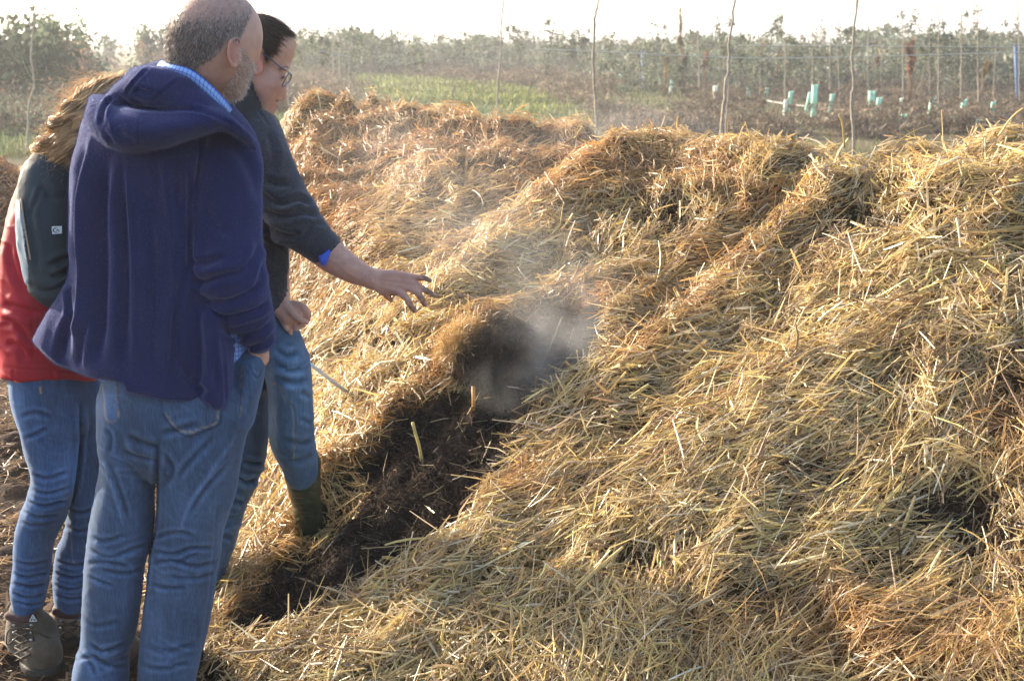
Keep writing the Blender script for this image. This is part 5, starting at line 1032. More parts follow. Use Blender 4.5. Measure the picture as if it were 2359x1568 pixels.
hairs('fringe', tip, dn, .045 * np.exp(rs.normal(0, .4, n)), np.full(n, .0007), np.array([.42, .26, .12]) * np.ones((n, 1)), p2, m_hair, 18, 6, bendto=np.array([-.3, 0, -.3]))  # dark hair's tips: golden backlight put into the strand colour
# fine arm hair
sel = np.where((zx > 745) & (zx < 850) & (zy > 540) & (zy < 670) & (N[:, 2] > -.1))[0]; i = rs.choice(sel, 700); dn = N[i] * .6 + np.array([.8, 0, -.3]); dn /= np.linalg.norm(dn, axis=1)[:, None]
hairs('arm_hair', V[i], dn, np.full(700, .008), np.full(700, .00045), np.array([.25, .15, .08]) * np.ones((700, 1)), p2, m_hair, 19, 2)
# spectacles
g_ = empty('spectacles', P(655, 170, 3.85)); g_.parent = p2; g_.matrix_parent_inverse = Matrix.Translation(-p2.location)
def gw(name, m, mb): 
    o = mb.build(name, m, None); o.parent = g_; o.matrix_parent_inverse = Matrix.Translation(-(g_.location)) @ Matrix.Translation(Vector((0, 0, 0))); return o
mb = MB(); mb.tube([P(604,122,3.776), P(618,131,3.784), P(640,150,3.790), P(667,168,3.800)], .0024, 6, flat=.7); gw('temple_arm', m_frame, mb)
rim = np.array([P(667,168,3.800), P(671,173,3.812), P(668,184,3.818), P(660,193,3.816), P(652,200,3.808), P(650,196,3.802), P(656,184,3.796), P(663,172,3.796), P(667,168,3.800)])
mb = MB(); mb.tube(spline(rim, 26), .0016, 6); mb.tube([P(670,172,3.813), P(671,176,3.85), P(668,182,3.866)], .0016, 6); gw('rim', m_frame, mb)
q = spline(rim, 18)[:-1]; ctr = q.mean(0); LV = np.vstack([q, [ctr]]); LV2 = LV + [.0006, .0012, 0]; n = len(q); npv = np.vstack([LV, LV2]); k = n + 1
LF = [(i, (i + 1) % n, n) for i in range(n)] + [((i + 1) % n + k, i + k, n + k) for i in range(n)]; LQ = [(i, i + k, (i + 1) % n + k, (i + 1) % n) for i in range(n)]
o = npmesh('lens', npv, [np.array(LF), np.array(LQ)], m_lens, None); o.parent = g_; o.matrix_parent_inverse = Matrix.Translation(-g_.location)
# collars
mb = SDF(*bbox((530, 140), (640, 270), 3.70, 4.02), .0035); mb.tube([(560,160,3.88,40,.066),(560,200,3.855,40,.078),(556,262,3.855,58,.095)], .01, flat=(True, True)); mb.clip_below([(520,172),(570,164),(588,182),(592,205),(640,240)], .003, above=True)
V, Q = mb.mesh(1); V = folds(V, Q, [([(x_, 165), (x_ + 2, 250)], 1.3, .0022, 1) for x_ in range(560, 596, 5)]); npmesh('ribbed_collar', V, Q, m_rib, p2)
mb = SDF(*bbox((560, 190), (650, 280), 3.70, 4.02), .0032); mb.tube([(572,196,3.91,38,.060),(576,225,3.89,40,.066),(580,262,3.89,48,.075)], .01, flat=(True, True)); mb.clip_below([(540,206),(586,207),(598,214),(610,226),(612,246),(640,280)], .003, above=True); V, Q = mb.mesh(1); npmesh('shirt_collar', V, Q, m_blue, p2)
# sweater
J = SDF(*bbox((420, 180), (800, 740), 3.55, 4.15), .0045)
J.tube([(548,232,3.90,40,.07),(560,275,3.89,62,.09),(578,335,3.885,80,.112),(580,430,3.88,84,.125),(580,540,3.87,80,.12),(582,640,3.86,72,.115),(582,712,3.86,70,.115)], .02, flat=(False, True))
J.tube([(588,296,3.84,50,.07),(610,350,3.80,56,.07),(636,425,3.77,58,.07),(674,500,3.745,60,.07),(716,545,3.73,50,.062),(752,576,3.722,42,.052)], .015, flat=(False, True))
J.tube([(606,430,3.86,44,.05),(626,540,3.83,38,.047),(633,640,3.80,31,.043),(636,672,3.79,28,.040),(637,706,3.785,25,.034)], .012, flat=(False, True))
V, Q = J.mesh(2)
V = folds(V, Q, [([(600,445),(640,470),(690,460),(722,485)], 7, .010), ([(605,480),(650,500),(700,490),(740,500)], 8, .012), ([(610,515),(650,540),(690,545)], 7, .010), ([(598,410),(640,425),(672,420)], 9, .009), ([(615,300),(630,360),(620,400)], 9, .007), ([(600,540),(628,560),(655,572)], 8, .014), ([(690,560),(720,520),(750,515)], 6, .006), ([(612,670),(640,668),(662,662)], 2.5, .003),
    ([(548,240),(590,252),(620,290)], 3, .003)] + [([(x_, 560 + (x_ - 620) * .3), (x_ + 2, 664)], 1.7, .0026, 1) for x_ in range(618, 662, 6)] + [([(x_, 672), (x_, 706)], 1.2, .0018, 1) for x_ in range(616, 664, 4)], .003, (11, 11, 11))
sw = npmesh('sweater', V, Q, m_wool, p2); pile('wool_fuzz', V, Q, 26000, .0045, .0004, (.13, .14, .17), sw, m_hair, 63)
cp_ = [(733,590),(735,602),(741,611),(748,613),(754,602),(761,580),(757,574),(745,584)]
q = np.array([P(a_, b_, 3.656 - .004 * math.sin(i_)) for i_, (a_, b_) in enumerate(cp_)]); q2_ = q + [0, .006, 0]; n = len(q)
npmesh('shirt_cuff', np.vstack([q, q2_]), [np.array([(i_, (i_ + 1) % n, (i_ + 1) % n + n, i_ + n) for i_ in range(n)]), np.array([(0, i_ + 1, i_) for i_ in range(1, n - 1)] + [(n, n + i_, n + i_ + 1) for i_ in range(1, n - 1)])], m_blue, p2)
# jeans
T = SDF(*bbox((430, 700), (780, 1400), 3.55, 4.20), .005)
T.tube([(570,700,3.88,72,.11),(578,770,3.88,72,.12),(575,850,3.90,70,.12)], .02)
T.tube([(612,740,3.86,66,.10),(640,800,3.82,58,.098),(662,850,3.79,55,.094),(670,930,3.79,52,.09),(672,1000,3.80,53,.09),(686,1050,3.83,46,.082),(694,1085,3.85,42,.078)], .02, flat=(False, True))
T.tube([(560,850,3.92,64,.10),(560,950,3.91,61,.10),(557,1030,3.91,61,.095),(548,1085,3.91,54,.09),(522,1150,3.90,50,.085),(508,1210,3.89,46,.08),(494,1270,3.88,42,.078),(482,1318,3.88,38,.074)], .015, flat=(False, True))
V, Q = T.mesh(2)
V = folds(V, Q, [([(625,880),(645,892),(662,922),(676,940),(680,1000),(676,1060)], 2.2, .0025), ([(632,800),(660,815),(690,810)], 7, 0.0045), ([(630,835),(665,850),(705,842)], 7, 0.0050), ([(640,870),(680,880),(715,872)], 7, 0.0035), ([(690,900),(716,915)], 6, 0.0040), ([(690,960),(718,975)], 6, 0.0040), ([(650,1010),(690,1020),(724,1012)], 7, 0.0040), ([(655,1050),(690,1062),(728,1040)], 7, 0.0040), ([(560,1060),(590,1068),(604,1062)], 6, .010), ([(540,1100),(575,1110),(596,1098)], 6, .010), ([(530,1150),(560,1160)], 6, .008), ([(505,1230),(535,1240)], 6, .006)], .004, (9, 9, 6))
V = crumple(V, Q, .0022, 8, 2, knees=[(680,850,50),(690,1050,40),(570,1090,60),(520,1220,60)])
c = wear(V, Q) * denim_cols(V, (.048, .090, .155), [([(625,880),(645,892),(662,922),(676,940),(680,1000),(676,1060)], 1.5, SEAM)], 5, [(685,850,30,60,.35),(690,960,25,60,.2)])
npmesh('jeans', V, Q, m_denim, p2, c)
# rubber boots
bh = lambda a, b, Y: P(a, b, Y)
def wellie(rows, heel, toe, zs):
    lo = np.minimum(np.minimum(heel, toe), P(*rows[0][:3])) - .12; hi = np.maximum(np.maximum(heel, toe), P(*rows[0][:3])) + .12; lo[2] = zs - .02; s = SDF(lo, hi, .0045)
    s.tube(rows, .02, flat=(True, False)); d = np.array(toe) - heel
    for t, r, z in [(0, .040, .045), (.3, .042, .05), (.7, .050, .042), (1.0, .040, .034)]: s.ell(0, 0, 0, (r, r, z), .03, c=np.array(heel) + d * t + [0, 0, z * .9])
    V, Q = s.mesh(2); V = folds(V, Q, [([(rows[1][0] - 40, rows[1][1] - 6 + k_ * 22), (rows[1][0] + 40, rows[1][1] + 4 + k_ * 20)], 3, .0025) for k_ in range(5)], .002, (14, 14, 14)); return npmesh('rubber_boot', V, Q, m_rubber, p2)
_Y = np.linspace(3.5, 4.6, 400); _p = np.array([P(712, 1205, a_) for a_ in _Y]); _k = int(np.argmax(_p[:, 2] < samp(HH, _p[:, 0], _p[:, 1]) + .02)); q = _p[_k].copy(); print('boot at', q)
_y = lambda t_: lerp(3.85, q[1], t_)
bt = q + [.05, .19, 0]; bt[2] = float(samp(HH, bt[0], bt[1])) - .04
wellie([(695,1070,_y(0),45,.075),(700,1110,_y(.3),40,.07),(706,1155,_y(.65),35,.062),(711,1200,_y(1),31,.055),(712,1232,q[1] + .01,30,.055)], q - [0, -.02, .07], bt, q[2] - .16)
# straw trodden round the boot
rs = np.random.RandomState(95); n = 900; a_ = rs.uniform(0, 6.28, n); r_ = .05 + .13 * rs.rand(n) ** .8; x_ = q[0] + np.cos(a_) * r_; y_ = q[1] + np.sin(a_) * r_
V, Fq, k = strands(n, x_, y_, samp(HH, x_, y_) + .045 * rs.rand(n), a_ + 1.57 + rs.normal(0, .6, n), rs.normal(.1, .3, n), .06 * np.exp(rs.normal(0, .4, n)), .0042 * np.ones(n), np.full(n, .3), samp(GZX, x_, y_), samp(GZY, x_, y_), rs, 3, True)
npmesh('trodden_straw', V, Fq, m_straw, heap, np.repeat(lerp(np.array([.50, .27, .09]), np.array([.62, .46, .2]), rs.rand(n, 1)) * np.exp(rs.normal(0, .25, (n, 1))), k, 0), smooth=False, kind='stuff')
q = P(478, 1440, 3.87); wellie([(484,1308,3.885,40,.07),(480,1370,3.88,36,.065),(476,1425,3.87,34,.06)], [q[0] - .01, 3.86, 0], [q[0] + .15, 4.06, 0], 0)
# ================================================================ person with wavy hair
p3 = person('woman with long wavy hair in a red and dark teal jacket and brown hiking boots', -1.38, 3.62)
B = SDF(*bbox((-60, 150), (330, 1560), 3.30, 3.95), .0045)
B.ell(255, 272, 3.60, (.078, .088, .088), .02); B.ell(285, 290, 3.64, (.05, .06, .07), .03); B.ell(318, 300, 3.66, (.012, .014, .018), .012); B.tube([(235,290,3.62,50,.055),(200,380,3.63,60,.065),(160,440,3.64,90,.08)], .03)
B.tube([(150,430,3.64,80,.08),(115,560,3.64,80,.08),(105,700,3.63,80,.08),(110,860,3.63,85,.09)], .03)
B.tube([(120,440,3.55,36,.04),(112,560,3.50,34,.038),(125,655,3.48,32,.035),(200,700,3.50,26,.03),(250,700,3.52,20,.025)], .02); B.cones([(250,700,3.52,18),(268,704,3.52,17),(284,708,3.52,10)], .01)
for k_ in range(4): B.cones([(280, 698 + k_ * 6, 3.50 + .012 * k_, 7), (298, 704 + k_ * 6, 3.51 + .012 * k_, 6)], .004)
B.tube([(110,870,3.63,56,.06),(121,1027,3.62,44,.05),(92,1200,3.62,32,.035),(66,1400,3.62,22,.026)], .02); B.tube([(190,880,3.70,44,.05),(205,1050,3.71,38,.045),(188,1230,3.72,32,.035),(170,1390,3.72,22,.026)], .02)
V, Q = B.mesh(1); npmesh('body', V, Q, m_skin, p3, np.tile(SK, (len(V), 1)))
# jacket
J = SDF(*bbox((-60, 360), (330, 890), 3.30, 3.92), .0048)
J.tube([(185,372,3.63,60,.08),(150,400,3.64,82,.09),(135,470,3.645,98,.12),(115,560,3.64,104,.13),(104,650,3.63,108,.135),(104,750,3.63,108,.135),(112,840,3.63,110,.135),(114,900,3.63,110,.135)], .02)
J.clip_below([(-60,872),(4,873),(54,880),(120,876),(222,877),(330,870)], .006)
V, Q = J.mesh(2)
V = folds(V, Q, [([(2,700),(50,715),(90,720)], 9, .012), ([(0,740),(40,750),(70,790)], 9, .010), ([(10,790),(40,800),(60,830)], 8, .010), ([(78,690),(76,780),(78,870)], 3, .003), ([(5,846),(100,852),(222,858)], 3, .004), ([(20,560),(30,620),(60,680)], 8, .008), ([(120,720),(150,780),(180,850)], 9, .006), ([(30,850),(34,872)], 4, .004), ([(120,852),(122,874)], 4, .003)], .005, (9, 9, 6))
V = crumple(V, Q, .004, 9, 7, knees=[(30,760,70),(100,800,70)])
jr = npmesh('jacket', V, Q, m_shell, p3)
S = SDF(*bbox((-20, 340), (330, 730), 3.28, 3.80), .0042)
S.tube([(165,378,3.58,52,.07),(118,402,3.545,58,.075),(112,450,3.52,68,.08),(113,520,3.50,74,.085),(120,590,3.485,70,.083),(130,642,3.48,66,.08),(160,672,3.48,44,.065),(215,690,3.49,34,.05),(262,696,3.50,26,.04)], .012, flat=(False, True))
V, Q = S.mesh(2)
V = folds(V, Q, [([(52,455),(60,520),(70,595)], 2.5, .004), ([(60,455),(78,560),(90,640)], 8, .007), ([(95,420),(120,450),(160,455)], 9, .006), ([(110,615),(140,600),(175,585)], 7, .012), ([(118,640),(150,625),(180,600)], 7, .012), ([(130,665),(160,645),(185,620)], 7, .010), ([(100,425),(80,470),(70,500)], 5, .005), ([(60,650),(100,668),(140,668)], 8, .006)], .0035, (10, 10, 8))
V = crumple(V, Q, .003, 10, 9, knees=[(130,640,50)])
zx, zy, _ = proj(V); fc_ = V[Q].mean(1); fx, fy, _ = proj(fc_)
STR = [(10,462),(43,460),(50,485),(58,515),(56,560),(64,612),(66,660),(56,652),(40,590),(25,520)]
fm = (poly_sd(fx, fy, STR) < 0).astype(int) ; sl_ = npmesh('sleeve', V, Q, [m_teal, m_pale], jr, fm=fm)
mb = MB(); pz = [(49,458,0),(54,500,0),(62,550,0),(70,598,0)]
def onsurf(zx0, zy0, V, off=.002):
    zx, zy, d = proj(V); k = (np.abs(zx - zx0) < 6) & (np.abs(zy - zy0) < 6)
    Y = V[k, 1].min() if k.any() else V[:, 1].mean(); return P(zx0, zy0, Y - off)
mb.tube(spline([onsurf(a, b, V, -.0005) for a, b, _ in pz], 20), .0022, 5); mb.build('piping', mat('sand_piping', (.36, .28, .20), .8), sl_)
# small woven logo patch: pale square, dark wave over a peak
a = onsurf(131, 530, V); ux = (P(141, 530, a[1]) - P(121, 530, a[1])); ux /= np.linalg.norm(ux); uz = np.array([.0, .08, 1.0]); uz /= np.linalg.norm(uz); nn_ = np.cross(ux, uz); w_ = M_(12.5, 3.42)
def patch(name, pts2, off, m, parent):
    pts2 = np.array(pts2, float); n = len(pts2); f = lambda o: a + pts2[:, :1] * w_ * ux + pts2[:, 1:] * w_ * uz + nn_ * o
    return npmesh(name, np.vstack([f(off), f(off - .0008)]), [np.array([(i, (i + 1) % n, (i + 1) % n + n, i + n) for i in range(n)]), np.array([(0, i, i + 1) for i in range(1, n - 1)] + [(n, n + i + 1, n + i) for i in range(1, n - 1)])], m, parent, smooth=False)
lg = patch('logo_patch', [(-.98, -.75), (.92, -.62), (1, .78), (-.9, .72)], .0012, m_white, sl_)
def strip(name, cur, wd, parent, off=.0020):
    cur = spline(cur, 16); d = np.gradient(cur, axis=0); d /= np.linalg.norm(d, axis=1)[:, None]; nn2 = np.stack([-d[:, 1], d[:, 0]], -1); ww = wd * np.sin(np.linspace(.15, math.pi - .1, 16))[:, None]
    L_ = cur + nn2 * ww; R2 = cur - nn2 * ww; P3 = lambda q, o: a + q[:, :1] * w_ * ux + q[:, 1:] * w_ * uz + nn_ * o
    V4 = np.vstack([P3(L_, off), P3(R2, off)]); return npmesh(name, V4, np.array([(i, i + 1, 17 + i, 16 + i) for i in range(15)]), m_ink, parent)
strip('logo_wave', [(.55, -.28), (-.1, -.42), (-.6, -.2), (-.55, .2), (-.1, .48), (.2, .42)], .10, lg); strip('logo_peak', [(-.15, -.2), (.1, .1), (.3, -.02), (.6, -.25)], .10, lg)
mb = MB(); mb.box(P(40, 876, 3.51), (.016, .004, .010)); mb.build('lining_tab', m_orange, jr)
# jeans
T = SDF(*bbox((-20, 820), (300, 1430), 3.40, 3.95), .0048)
T.tube([(112,850,3.63,92,.12),(116,900,3.63,90,.12),(130,940,3.64,88,.12)], .02)
T.tube([(108,890,3.62,80,.10),(112,950,3.62,74,.095),(121,1027,3.61,65,.09),(126,1090,3.60,54,.085),(113,1150,3.60,50,.078),(93,1200,3.61,50,.075),(80,1240,3.61,47,.072),(76,1290,3.62,45,.07),(68,1345,3.62,44,.068),(64,1402,3.62,36,.06)], .012, flat=(False, True))
T.tube([(190,900,3.70,56,.09),(200,980,3.70,52,.085),(208,1060,3.71,48,.08),(206,1150,3.71,46,.075),(196,1230,3.72,50,.07),(180,1290,3.72,57,.068),(174,1345,3.72,54,.066),(170,1398,3.72,44,.06)], .012, flat=(False, True))
V, Q = T.mesh(2)
WF = [([(186,920),(188,1000),(180,1100),(165,1160)], 6, .016), ([(45,960),(80,950),(120,960)], 7, .007), ([(55,1010),(80,1000),(110,985)], 6, .008), ([(72,1090),(110,1100),(160,1085)], 6, .008), ([(66,1125),(110,1135),(165,1120)], 5, .009), ([(58,1150),(100,1165),(160,1150)], 5, .011), ([(50,1175),(90,1190),(140,1185)], 5, .010), ([(44,1200),(80,1210),(120,1205)], 5, .006),
      ([(34,1290),(70,1300),(115,1290)], 5, .007), ([(28,1318),(60,1330),(112,1318)], 4.5, .012), ([(26,1342),(70,1352),(108,1344)], 4.5, .013), ([(28,1364),(60,1376),(105,1366)], 4.5, .012), ([(30,1384),(70,1392),(100,1386)], 4, .010), ([(125,1290),(170,1302),(215,1292)], 5, .011), ([(120,1318),(165,1330),(215,1320)], 4.5, .013), ([(120,1345),(160,1356),(210,1346)], 4.5, .013), ([(125,1370),(165,1380),(205,1372)], 4, .011), ([(150,1170),(190,1180),(225,1165)], 6, .008), ([(145,1210),(185,1222),(230,1208)], 6, .008)]
V = folds(V, Q, [(a_, b_ * .8, c_ * .58) for a_, b_, c_ in WF], .0035, (9, 9, 6)); V = crumple(V, Q, .0022, 8, 4, knees=[(110,1160,50),(70,1350,45),(170,1330,45)])
c = wear(V, Q) * denim_cols(V, (.036, .078, .175), [([(95,900),(100,980),(104,1060),(95,1140)], 1.1, .7), ([(92,892),(93,905)], 1.6, (.45, .28, .12)), ([(160,1180),(165,1260),(170,1300)], 1.0, SEAM)], 3, [(160,1000,26,120,.65),(150,1090,30,50,.4),(40,950,16,60,.35)])
npmesh('jeans', V, Q, m_denim, p3, c)
# hiking boots
q = gpt(58, 1556); b1 = bootlike('hiking_boot', p3, [q[0] - .035, 3.66, 0], [q[0] + .045, 3.50, 0], [(52,1470,3.60,40,.06),(52,1440,3.61,38,.056),(56,1400,3.62,35,.052)], 1.12, m_suede, m_sole)
q2 = gpt(150, 1478); b2 = bootlike('hiking_boot', p3, [q2[0] + .10, 3.80, 0], [q2[0] - .01, 3.68, 0], [(160,1430,3.72,42,.058),(162,1405,3.72,40,.055),(165,1385,3.72,38,.05)], 1.05, m_suede2, m_sole)
def bootbits(bo, cx, top, Yb, s=1):
    V = np.array([v.co[:] for v in bo.data.vertices]) 
    C_ = MB(); ring = []
    for k_ in range(18):
        t = k_ / 17; x_ = cx - 33 + 66 * t; ring.append(onsurf(x_, top + 22 + 10 * math.sin(t * 3.14) , V, -.004))
    mb = MB(); mb.tube(ring, .012, 8, flat=.9); mb.build('padded_cuff', m_maroon, bo)
    mb = MB(); z0 = top + 45
    for i in range(5):
        y_ = z0 + i * 17; p0 = onsurf(cx - 16, y_, V, .003); p1_ = onsurf(cx + 2, y_ + 9, V, .006); p2_ = onsurf(cx + 20, y_ - 1, V, .003)
        mb.tube(spline([p0, p1_, p2_], 8), .0024, 5); p0, p2_ = p2_ + [0, 0, 0], onsurf(cx - 16, y_ + 15, V, .003); mb.tube(spline([p0, onsurf(cx + 2, y_ + 6, V, .008), p2_], 8), .0024, 5)
    b0 = onsurf(cx + 2, z0 + 8, V, .010)
    for dx in (-1, 1): mb.tube(spline([b0, b0 + [dx * .03, -.02, .004], b0 + [dx * .035, -.025, -.035], b0 + [dx * .006, -.018, -.012]], 14), .0022, 5)
    mb.tube(spline([b0, b0 + [.05, -.01, -.01], b0 + [.085, 0, -.04], b0 + [.075, .0, -.085]], 12), .0022, 5); mb.build('laces', mat('lace', (.05, .04, .03), .8), bo)
    for i in range(3):
        for sx in (-18, 22):
            e = MB(); c0 = onsurf(cx + sx, z0 + i * 17, V, .003); e.tube([c0, c0 - [0, .003, 0]], .0042, 8); e.build('eyelet', mat('metal', (.4, .42, .45), .35, .5, metal=.9), bo)
V1 = np.array([v.co[:] for v in b1.data.vertices]); bootbits(b1, 50, 1395, 3.6); bootbits(b2, 158, 1385, 3.7)
a = onsurf(76, 1424, V1, .008); w_ = M_(9, 3.55)
for (p0, p1_) in [((-1, -.8), (0, 1)), ((0, 1), (1, -.8)), ((1, -.8), (-1, -.8))]:
    pass
tri = MB(); T3 = [a + w_ * (x_ * ux + z_ * uz) for x_, z_ in [(-1, -.8), (0, 1), (1, -.8), (-1, -.8)]]
for i in range(3): tri.tube([T3[i], T3[i + 1]], .0013, 5)
dr = [a + w_ * (x_ * ux + z_ * uz) for x_, z_ in [(0, .35), (.3, -.2), (.1, -.55), (-.25, -.4), (-.1, 0), (0, .35)]]
tri.tube(spline(dr, 14), .0009, 5); tri.build('triangle_emblem', m_white, b1)
# long wavy hair: locks following guide curves
rs = np.random.RandomState(44); GA = []
ends = [(78,398,3.56),(92,385,3.53),(110,378,3.52),(130,380,3.51),(150,372,3.50),(168,362,3.50),(185,365,3.50),(205,372,3.52),(120,392,3.54),(100,400,3.57),(225,380,3.54)]
V = []; F = []; CC = []; kk = 0
for L_ in range(70):
    e = ends[L_ % len(ends)]; u = rs.rand(); st = (lerp(186, 290, u) + rs.normal(0, 4), lerp(222, 178, u ** .6) + rs.normal(0, 3), 3.59 - .095 * math.sin(rs.uniform(0, 3.1)))
    e = (e[0] + rs.normal(0, 9), e[1] + rs.normal(0, 9), e[2] + rs.normal(0, .015)); bow = -26 + 30 * (1 - u) - 14 * (e[0] < 110)
    mid1 = (lerp(st[0], e[0], .33) + bow * .6, lerp(st[1], e[1], .25), lerp(st[2], e[2], .33) - .015); mid2 = (lerp(st[0], e[0], .68) + bow * .35, lerp(st[1], e[1], .62), lerp(st[2], e[2], .7) - .01)
    g_ = spline([P(*st), P(*mid1), P(*mid2), P(*e)], 26); t = np.linspace(0, 1, 26)[:, None]; ph = rs.uniform(0, 6.28); am = rs.uniform(.010, .021); fr = rs.uniform(19, 27)
    wv = np.concatenate([np.sin(fr * t + ph), np.cos(fr * t + ph), .3 * np.sin(fr * t)], 1) * am * sstep(.15, .5, t); g_ = g_ + wv
    n = 150; off = rs.normal(0, .0058, (n, 1, 3)) * (1 - .35 * t[None]); fl = rs.normal(0, .0022, (n, 26, 3)).cumsum(1) * .45; Pn = g_[None] + off + fl * t[None]
    sd_ = rs.normal(0, 1, (n, 1, 3)); sd_ /= np.linalg.norm(sd_, axis=2)[..., None]; wdt = (.0009 * (1 - .6 * t))[None]
    vv = np.stack([Pn - sd_ * wdt, Pn + sd_ * wdt], 2).reshape(-1, 3); q = np.array([(2*i, 2*i+1, 2*i+3, 2*i+2) for i in range(25)]); ff = (np.arange(n)[:, None, None] * 52 + q[None]).reshape(-1, 4)
    base = lerp(np.array([.36, .23, .13]), np.array([.82, .62, .38]), rs.rand() ** 1.3); cc_ = base * np.exp(rs.normal(0, .25, (n, 1))); V.append(vv); F.append(ff + kk); kk += len(vv); CC.append(np.repeat(cc_, 52, 0))
npmesh('wavy_hair', np.concatenate(V), np.concatenate(F), m_hair_w, p3, np.clip(np.concatenate(CC), 0, 1), smooth=False)
Hc = SDF(*bbox((60, 160), (330, 420), 3.40, 3.80), .006); Hc.ell(252, 268, 3.60, (.088, .098, .096), .02); Hc.tube([(235,240,3.57,50,.07),(195,290,3.56,46,.06),(160,335,3.55,40,.05),(135,372,3.55,34,.04)], .02); V, Q = Hc.mesh(1)
i = rs.choice(len(V), 1500); N_ = normals(V, Q); dn = N_[i] * .5 + np.array([-.5, -.2, -.6]); dn += rs.normal(0, .45, dn.shape); dn /= np.linalg.norm(dn, axis=1)[:, None]
hairs('flyaway_hair', V[i] + N_[i] * .012, dn, .05 * np.exp(rs.normal(0, .4, len(i))), np.full(len(i), .0006), np.array([.55, .33, .16]) * np.ones((len(i), 1)), p3, m_hair_w, 46, 9, curl=.004, bendto=np.array([-.2, 0, -.5]), freq=1.6)
npmesh('inner_hair', V, Q, m_hair_w, p3, np.tile([.24, .15, .085], (len(V), 1)))

# ---------------------------------------------------------------- probe and single stalks
def on_heap(zx, zy, y0=3.0, y1=6.5, off=0.0):
    Y = np.linspace(y0, y1, 500); p = np.array([P(zx, zy, q) for q in Y]); h = samp(HH, p[:, 0], p[:, 1]); k = np.argmax(p[:, 2] < h + off); return p[k]
e = on_heap(795, 900, 3.6, off=.035); s0 = P(640, 782, e[1] - .22); mb = MB(); mb.tube([s0, (s0 + e) / 2, e + (e - s0) * .04], .0062, 8)
root = empty('thermometer_probe', e, label='thin pale metal probe rod pushed into the straw behind the bent knee', cat='probe'); mb.build('rod', mat('probe_metal', (.40, .54, .76), .4, .5, metal=.1), root)
hd = MB(); hd.tube([s0 - (e - s0) * .03, s0], .014, 12); hd.build('handle', m_sole, root)
def stalk(pz, wz, col, label, base=None):
    b = on_heap(*(base or pz[0])); pts = np.array([b] + [P(a, c_, b[1]) for a, c_ in pz[1:]]); pts[0, 2] -= .02; mb = MB(); mb.tube(spline(pts, 9) if len(pts) > 2 else pts, M_(wz, b[1]) / 2, 6, flat=.55)
    mb.build('straw_stalk', mat('stalk', col, .5, .4, trans=.25, var=(30, .2)), None, label=label, cat='straw')
stalk([(1091,950),(1090,890)], 9, (.55, .28, .05), 'short flat orange stalk standing upright in the dark compost')
stalk([(975,1072),(966,1030),(957,1000),(950,972)], 8, (.60, .50, .20), 'bent pale yellow stalk lying on the dark compost')
stalk([(1289,900),(1291,875),(1297,857)], 4, (.70, .58, .35), 'thin pale stalk with a crooked tip above the edge of the cut')
stalk([(1240,905),(1232,885),(1236,865)], 5, (.55, .30, .06), 'small curved orange stalk in front of the steam')
stalk([(2300,292),(2330,270),(2358,248)], 7, (.68, .50, .22), 'long stalk poking up from the ridge at the right edge')
stalk([(1946,318),(1940,285),(1932,262)], 5, (.62, .45, .18), 'lone upright stalk on the ridge beside the kinked sapling')

# matted clod on the upper left lip of the hole
c0 = on_heap(1122, 850, 3.6); c0 = P(1120, 806, c0[1] + .02); rs = np.random.RandomState(91)
bm = bmesh.new(); bmesh.ops.create_icosphere(bm, subdivisions=5, radius=1); v = np.array([q.co[:] for q in bm.verts]); f = np.array([[l.index for l in q.verts] for q in bm.faces]); bm.free()
d0 = 1 + .16 * fbm(v[:, 0] * 1.8, v[:, 1] * 1.8, v[:, 2] * 1.8 + 3, 4) + .05 * noise(v[:, 0] * 9, v[:, 1] * 9, v[:, 2] * 9); RR = np.array([.135, .15, .098]); Vc = c0 + v * d0[:, None] * RR
root = empty('compost_clod', c0 - [0, 0, .09], label='rounded clod of matted brown compost with backlit rim coloured golden below the reaching hand', cat='compost clod')
side = np.clip(-v[:, 0] * .9 + v[:, 2] * .55, -1, 1); backlit_gold = sstep(.35, .85, side + .15 * noise(v[:, 0] * 5, v[:, 1] * 5, v[:, 2] * 5))  # backlight put into the colour: golden on the left and top side
cc = lerp(np.array([.050, .034, .024]), np.array([.30, .18, .08]), backlit_gold[:, None]); npmesh('matted_core', Vc, f, m_core, root, cc)
m = int(60000 * QS); i = rs.choice(len(Vc), m); nr_ = v[i] / RR; nr_ /= np.linalg.norm(nr_, axis=1)[:, None]; tg = np.cross(nr_, rs.normal(0, 1, (m, 3))); tg /= np.linalg.norm(tg, axis=1)[:, None]; dn = tg + nr_ * rs.normal(.25, .3, (m, 1)); dn /= np.linalg.norm(dn, axis=1)[:, None]
cf = lerp(np.array([.060, .040, .027]), np.array([.50, .32, .13]), backlit_gold[i][:, None]) * np.exp(rs.normal(0, .4, (m, 1)))
hairs('matted_fibre', Vc[i] + nr_ * .003, dn, .028 * np.exp(rs.normal(0, .4, m)), .0016 * np.ones(m), cf, root, m_straw, 92, 2, bendto=np.array([0, 0, -.4]))
# ---------------------------------------------------------------- air
def box(name, lo, hi, m, **k):
    v = np.array([(x, y, z) for x in (lo[0], hi[0]) for y in (lo[1], hi[1]) for z in (lo[2], hi[2])], float)
    return npmesh(name, v, [np.array([(0,1,3,2),(4,6,7,5),(0,4,5,1),(2,3,7,6),(0,2,6,4),(1,5,7,3)])], m, None, smooth=False, **k)
mh = bpy.data.materials.new('haze_air'); mh.use_nodes = True; t = mh.node_tree; t.nodes.remove(t.nodes['Principled BSDF'])
pv = t.nodes.new('ShaderNodeVolumePrincipled'); pv.inputs['Density'].default_value = HAZE; pv.inputs['Color'].default_value = (.93, .95, 1, 1); pv.inputs['Anisotropy'].default_value = 0.35
t.links.new(pv.outputs[0], t.nodes['Material Output'].inputs['Volume'])
if HAZE > 0: box('haze', (-560, -60, -2), (560, 960, 14), mh, kind='stuff')

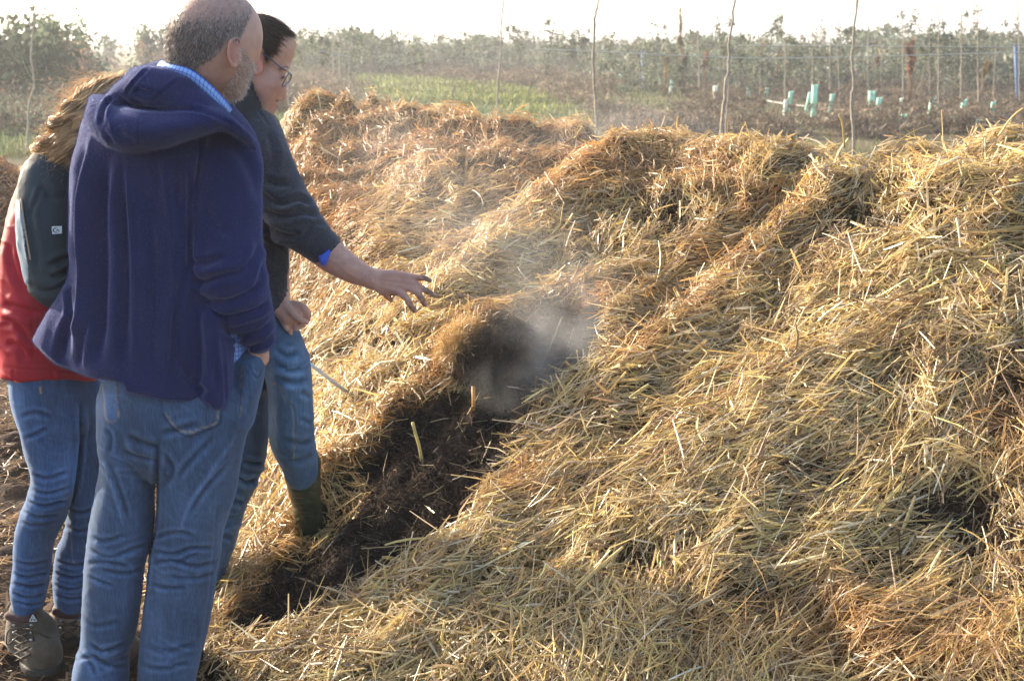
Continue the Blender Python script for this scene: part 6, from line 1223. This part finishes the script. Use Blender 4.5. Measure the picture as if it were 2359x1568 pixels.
# steam rising from the opened compost: soft puffs that thin out as they drift
ms_ = bpy.data.materials.new('steam_vapour'); ms_.use_nodes = True; t = ms_.node_tree; t.nodes.remove(t.nodes['Principled BSDF'])
tc = t.nodes.new('ShaderNodeTexCoord'); gr = t.nodes.new('ShaderNodeVectorMath'); gr.operation = 'LENGTH'; t.links.new(tc.outputs['Object'], gr.inputs[0])
fo = t.nodes.new('ShaderNodeMapRange'); fo.interpolation_type = 'SMOOTHSTEP'; fo.inputs['From Min'].default_value = .15; fo.inputs['From Max'].default_value = 1; fo.inputs['To Min'].default_value = 1; fo.inputs['To Max'].default_value = 0; t.links.new(gr.outputs['Value'], fo.inputs['Value'])
ge = t.nodes.new('ShaderNodeNewGeometry'); nz = t.nodes.new('ShaderNodeTexNoise'); nz.inputs['Scale'].default_value = 4.5; nz.inputs['Detail'].default_value = 5; nz.inputs['Distortion'].default_value = 1.2; t.links.new(ge.outputs['Position'], nz.inputs['Vector'])
nr = t.nodes.new('ShaderNodeMapRange'); nr.inputs['From Min'].default_value = .34; nr.inputs['From Max'].default_value = .80; t.links.new(nz.outputs['Fac'], nr.inputs['Value'])
m1 = t.nodes.new('ShaderNodeMath'); m1.operation = 'MULTIPLY'; t.links.new(fo.outputs[0], m1.inputs[0]); t.links.new(nr.outputs[0], m1.inputs[1])
oi = t.nodes.new('ShaderNodeObjectInfo'); m2 = t.nodes.new('ShaderNodeMath'); m2.operation = 'MULTIPLY'; t.links.new(m1.outputs[0], m2.inputs[0])
at_ = t.nodes.new('ShaderNodeAttribute'); at_.attribute_type = 'OBJECT'; at_.attribute_name = 'thick'; t.links.new(at_.outputs['Fac'], m2.inputs[1])
pv = t.nodes.new('ShaderNodeVolumePrincipled'); pv.inputs['Color'].default_value = (.97, .98, 1, 1); pv.inputs['Anisotropy'].default_value = .45; t.links.new(m2.outputs[0], pv.inputs['Density']); t.links.new(pv.outputs[0], t.nodes['Material Output'].inputs['Volume'])
bm = bmesh.new(); bmesh.ops.create_icosphere(bm, subdivisions=3, radius=1); sv = np.array([q.co[:] for q in bm.verts]); sf = np.array([[l.index for l in q.verts] for q in bm.faces]); bm.free()
PUFF = [(1200,885,4.10,.20,.12,3.6),(1265,835,4.20,.28,.20,2.6),(1330,770,4.36,.30,.26,1.6),(1290,700,4.45,.34,.28,.7),(1210,620,4.6,.38,.32,.36),(1120,530,4.8,.42,.34,.28),(1010,430,5.1,.50,.40,.22),(900,330,5.6,.55,.38,.2),(1400,330,6.2,.8,.25,.4)]
root = None
for (a, b, Y, rx, rz, th) in PUFF if STEAM else []:
    o = npmesh('steam', sv, [sf], ms_, None, kind='stuff'); o.location = P(a, b, Y); o.scale = (rx, rx * .9, rz); o['thick'] = th
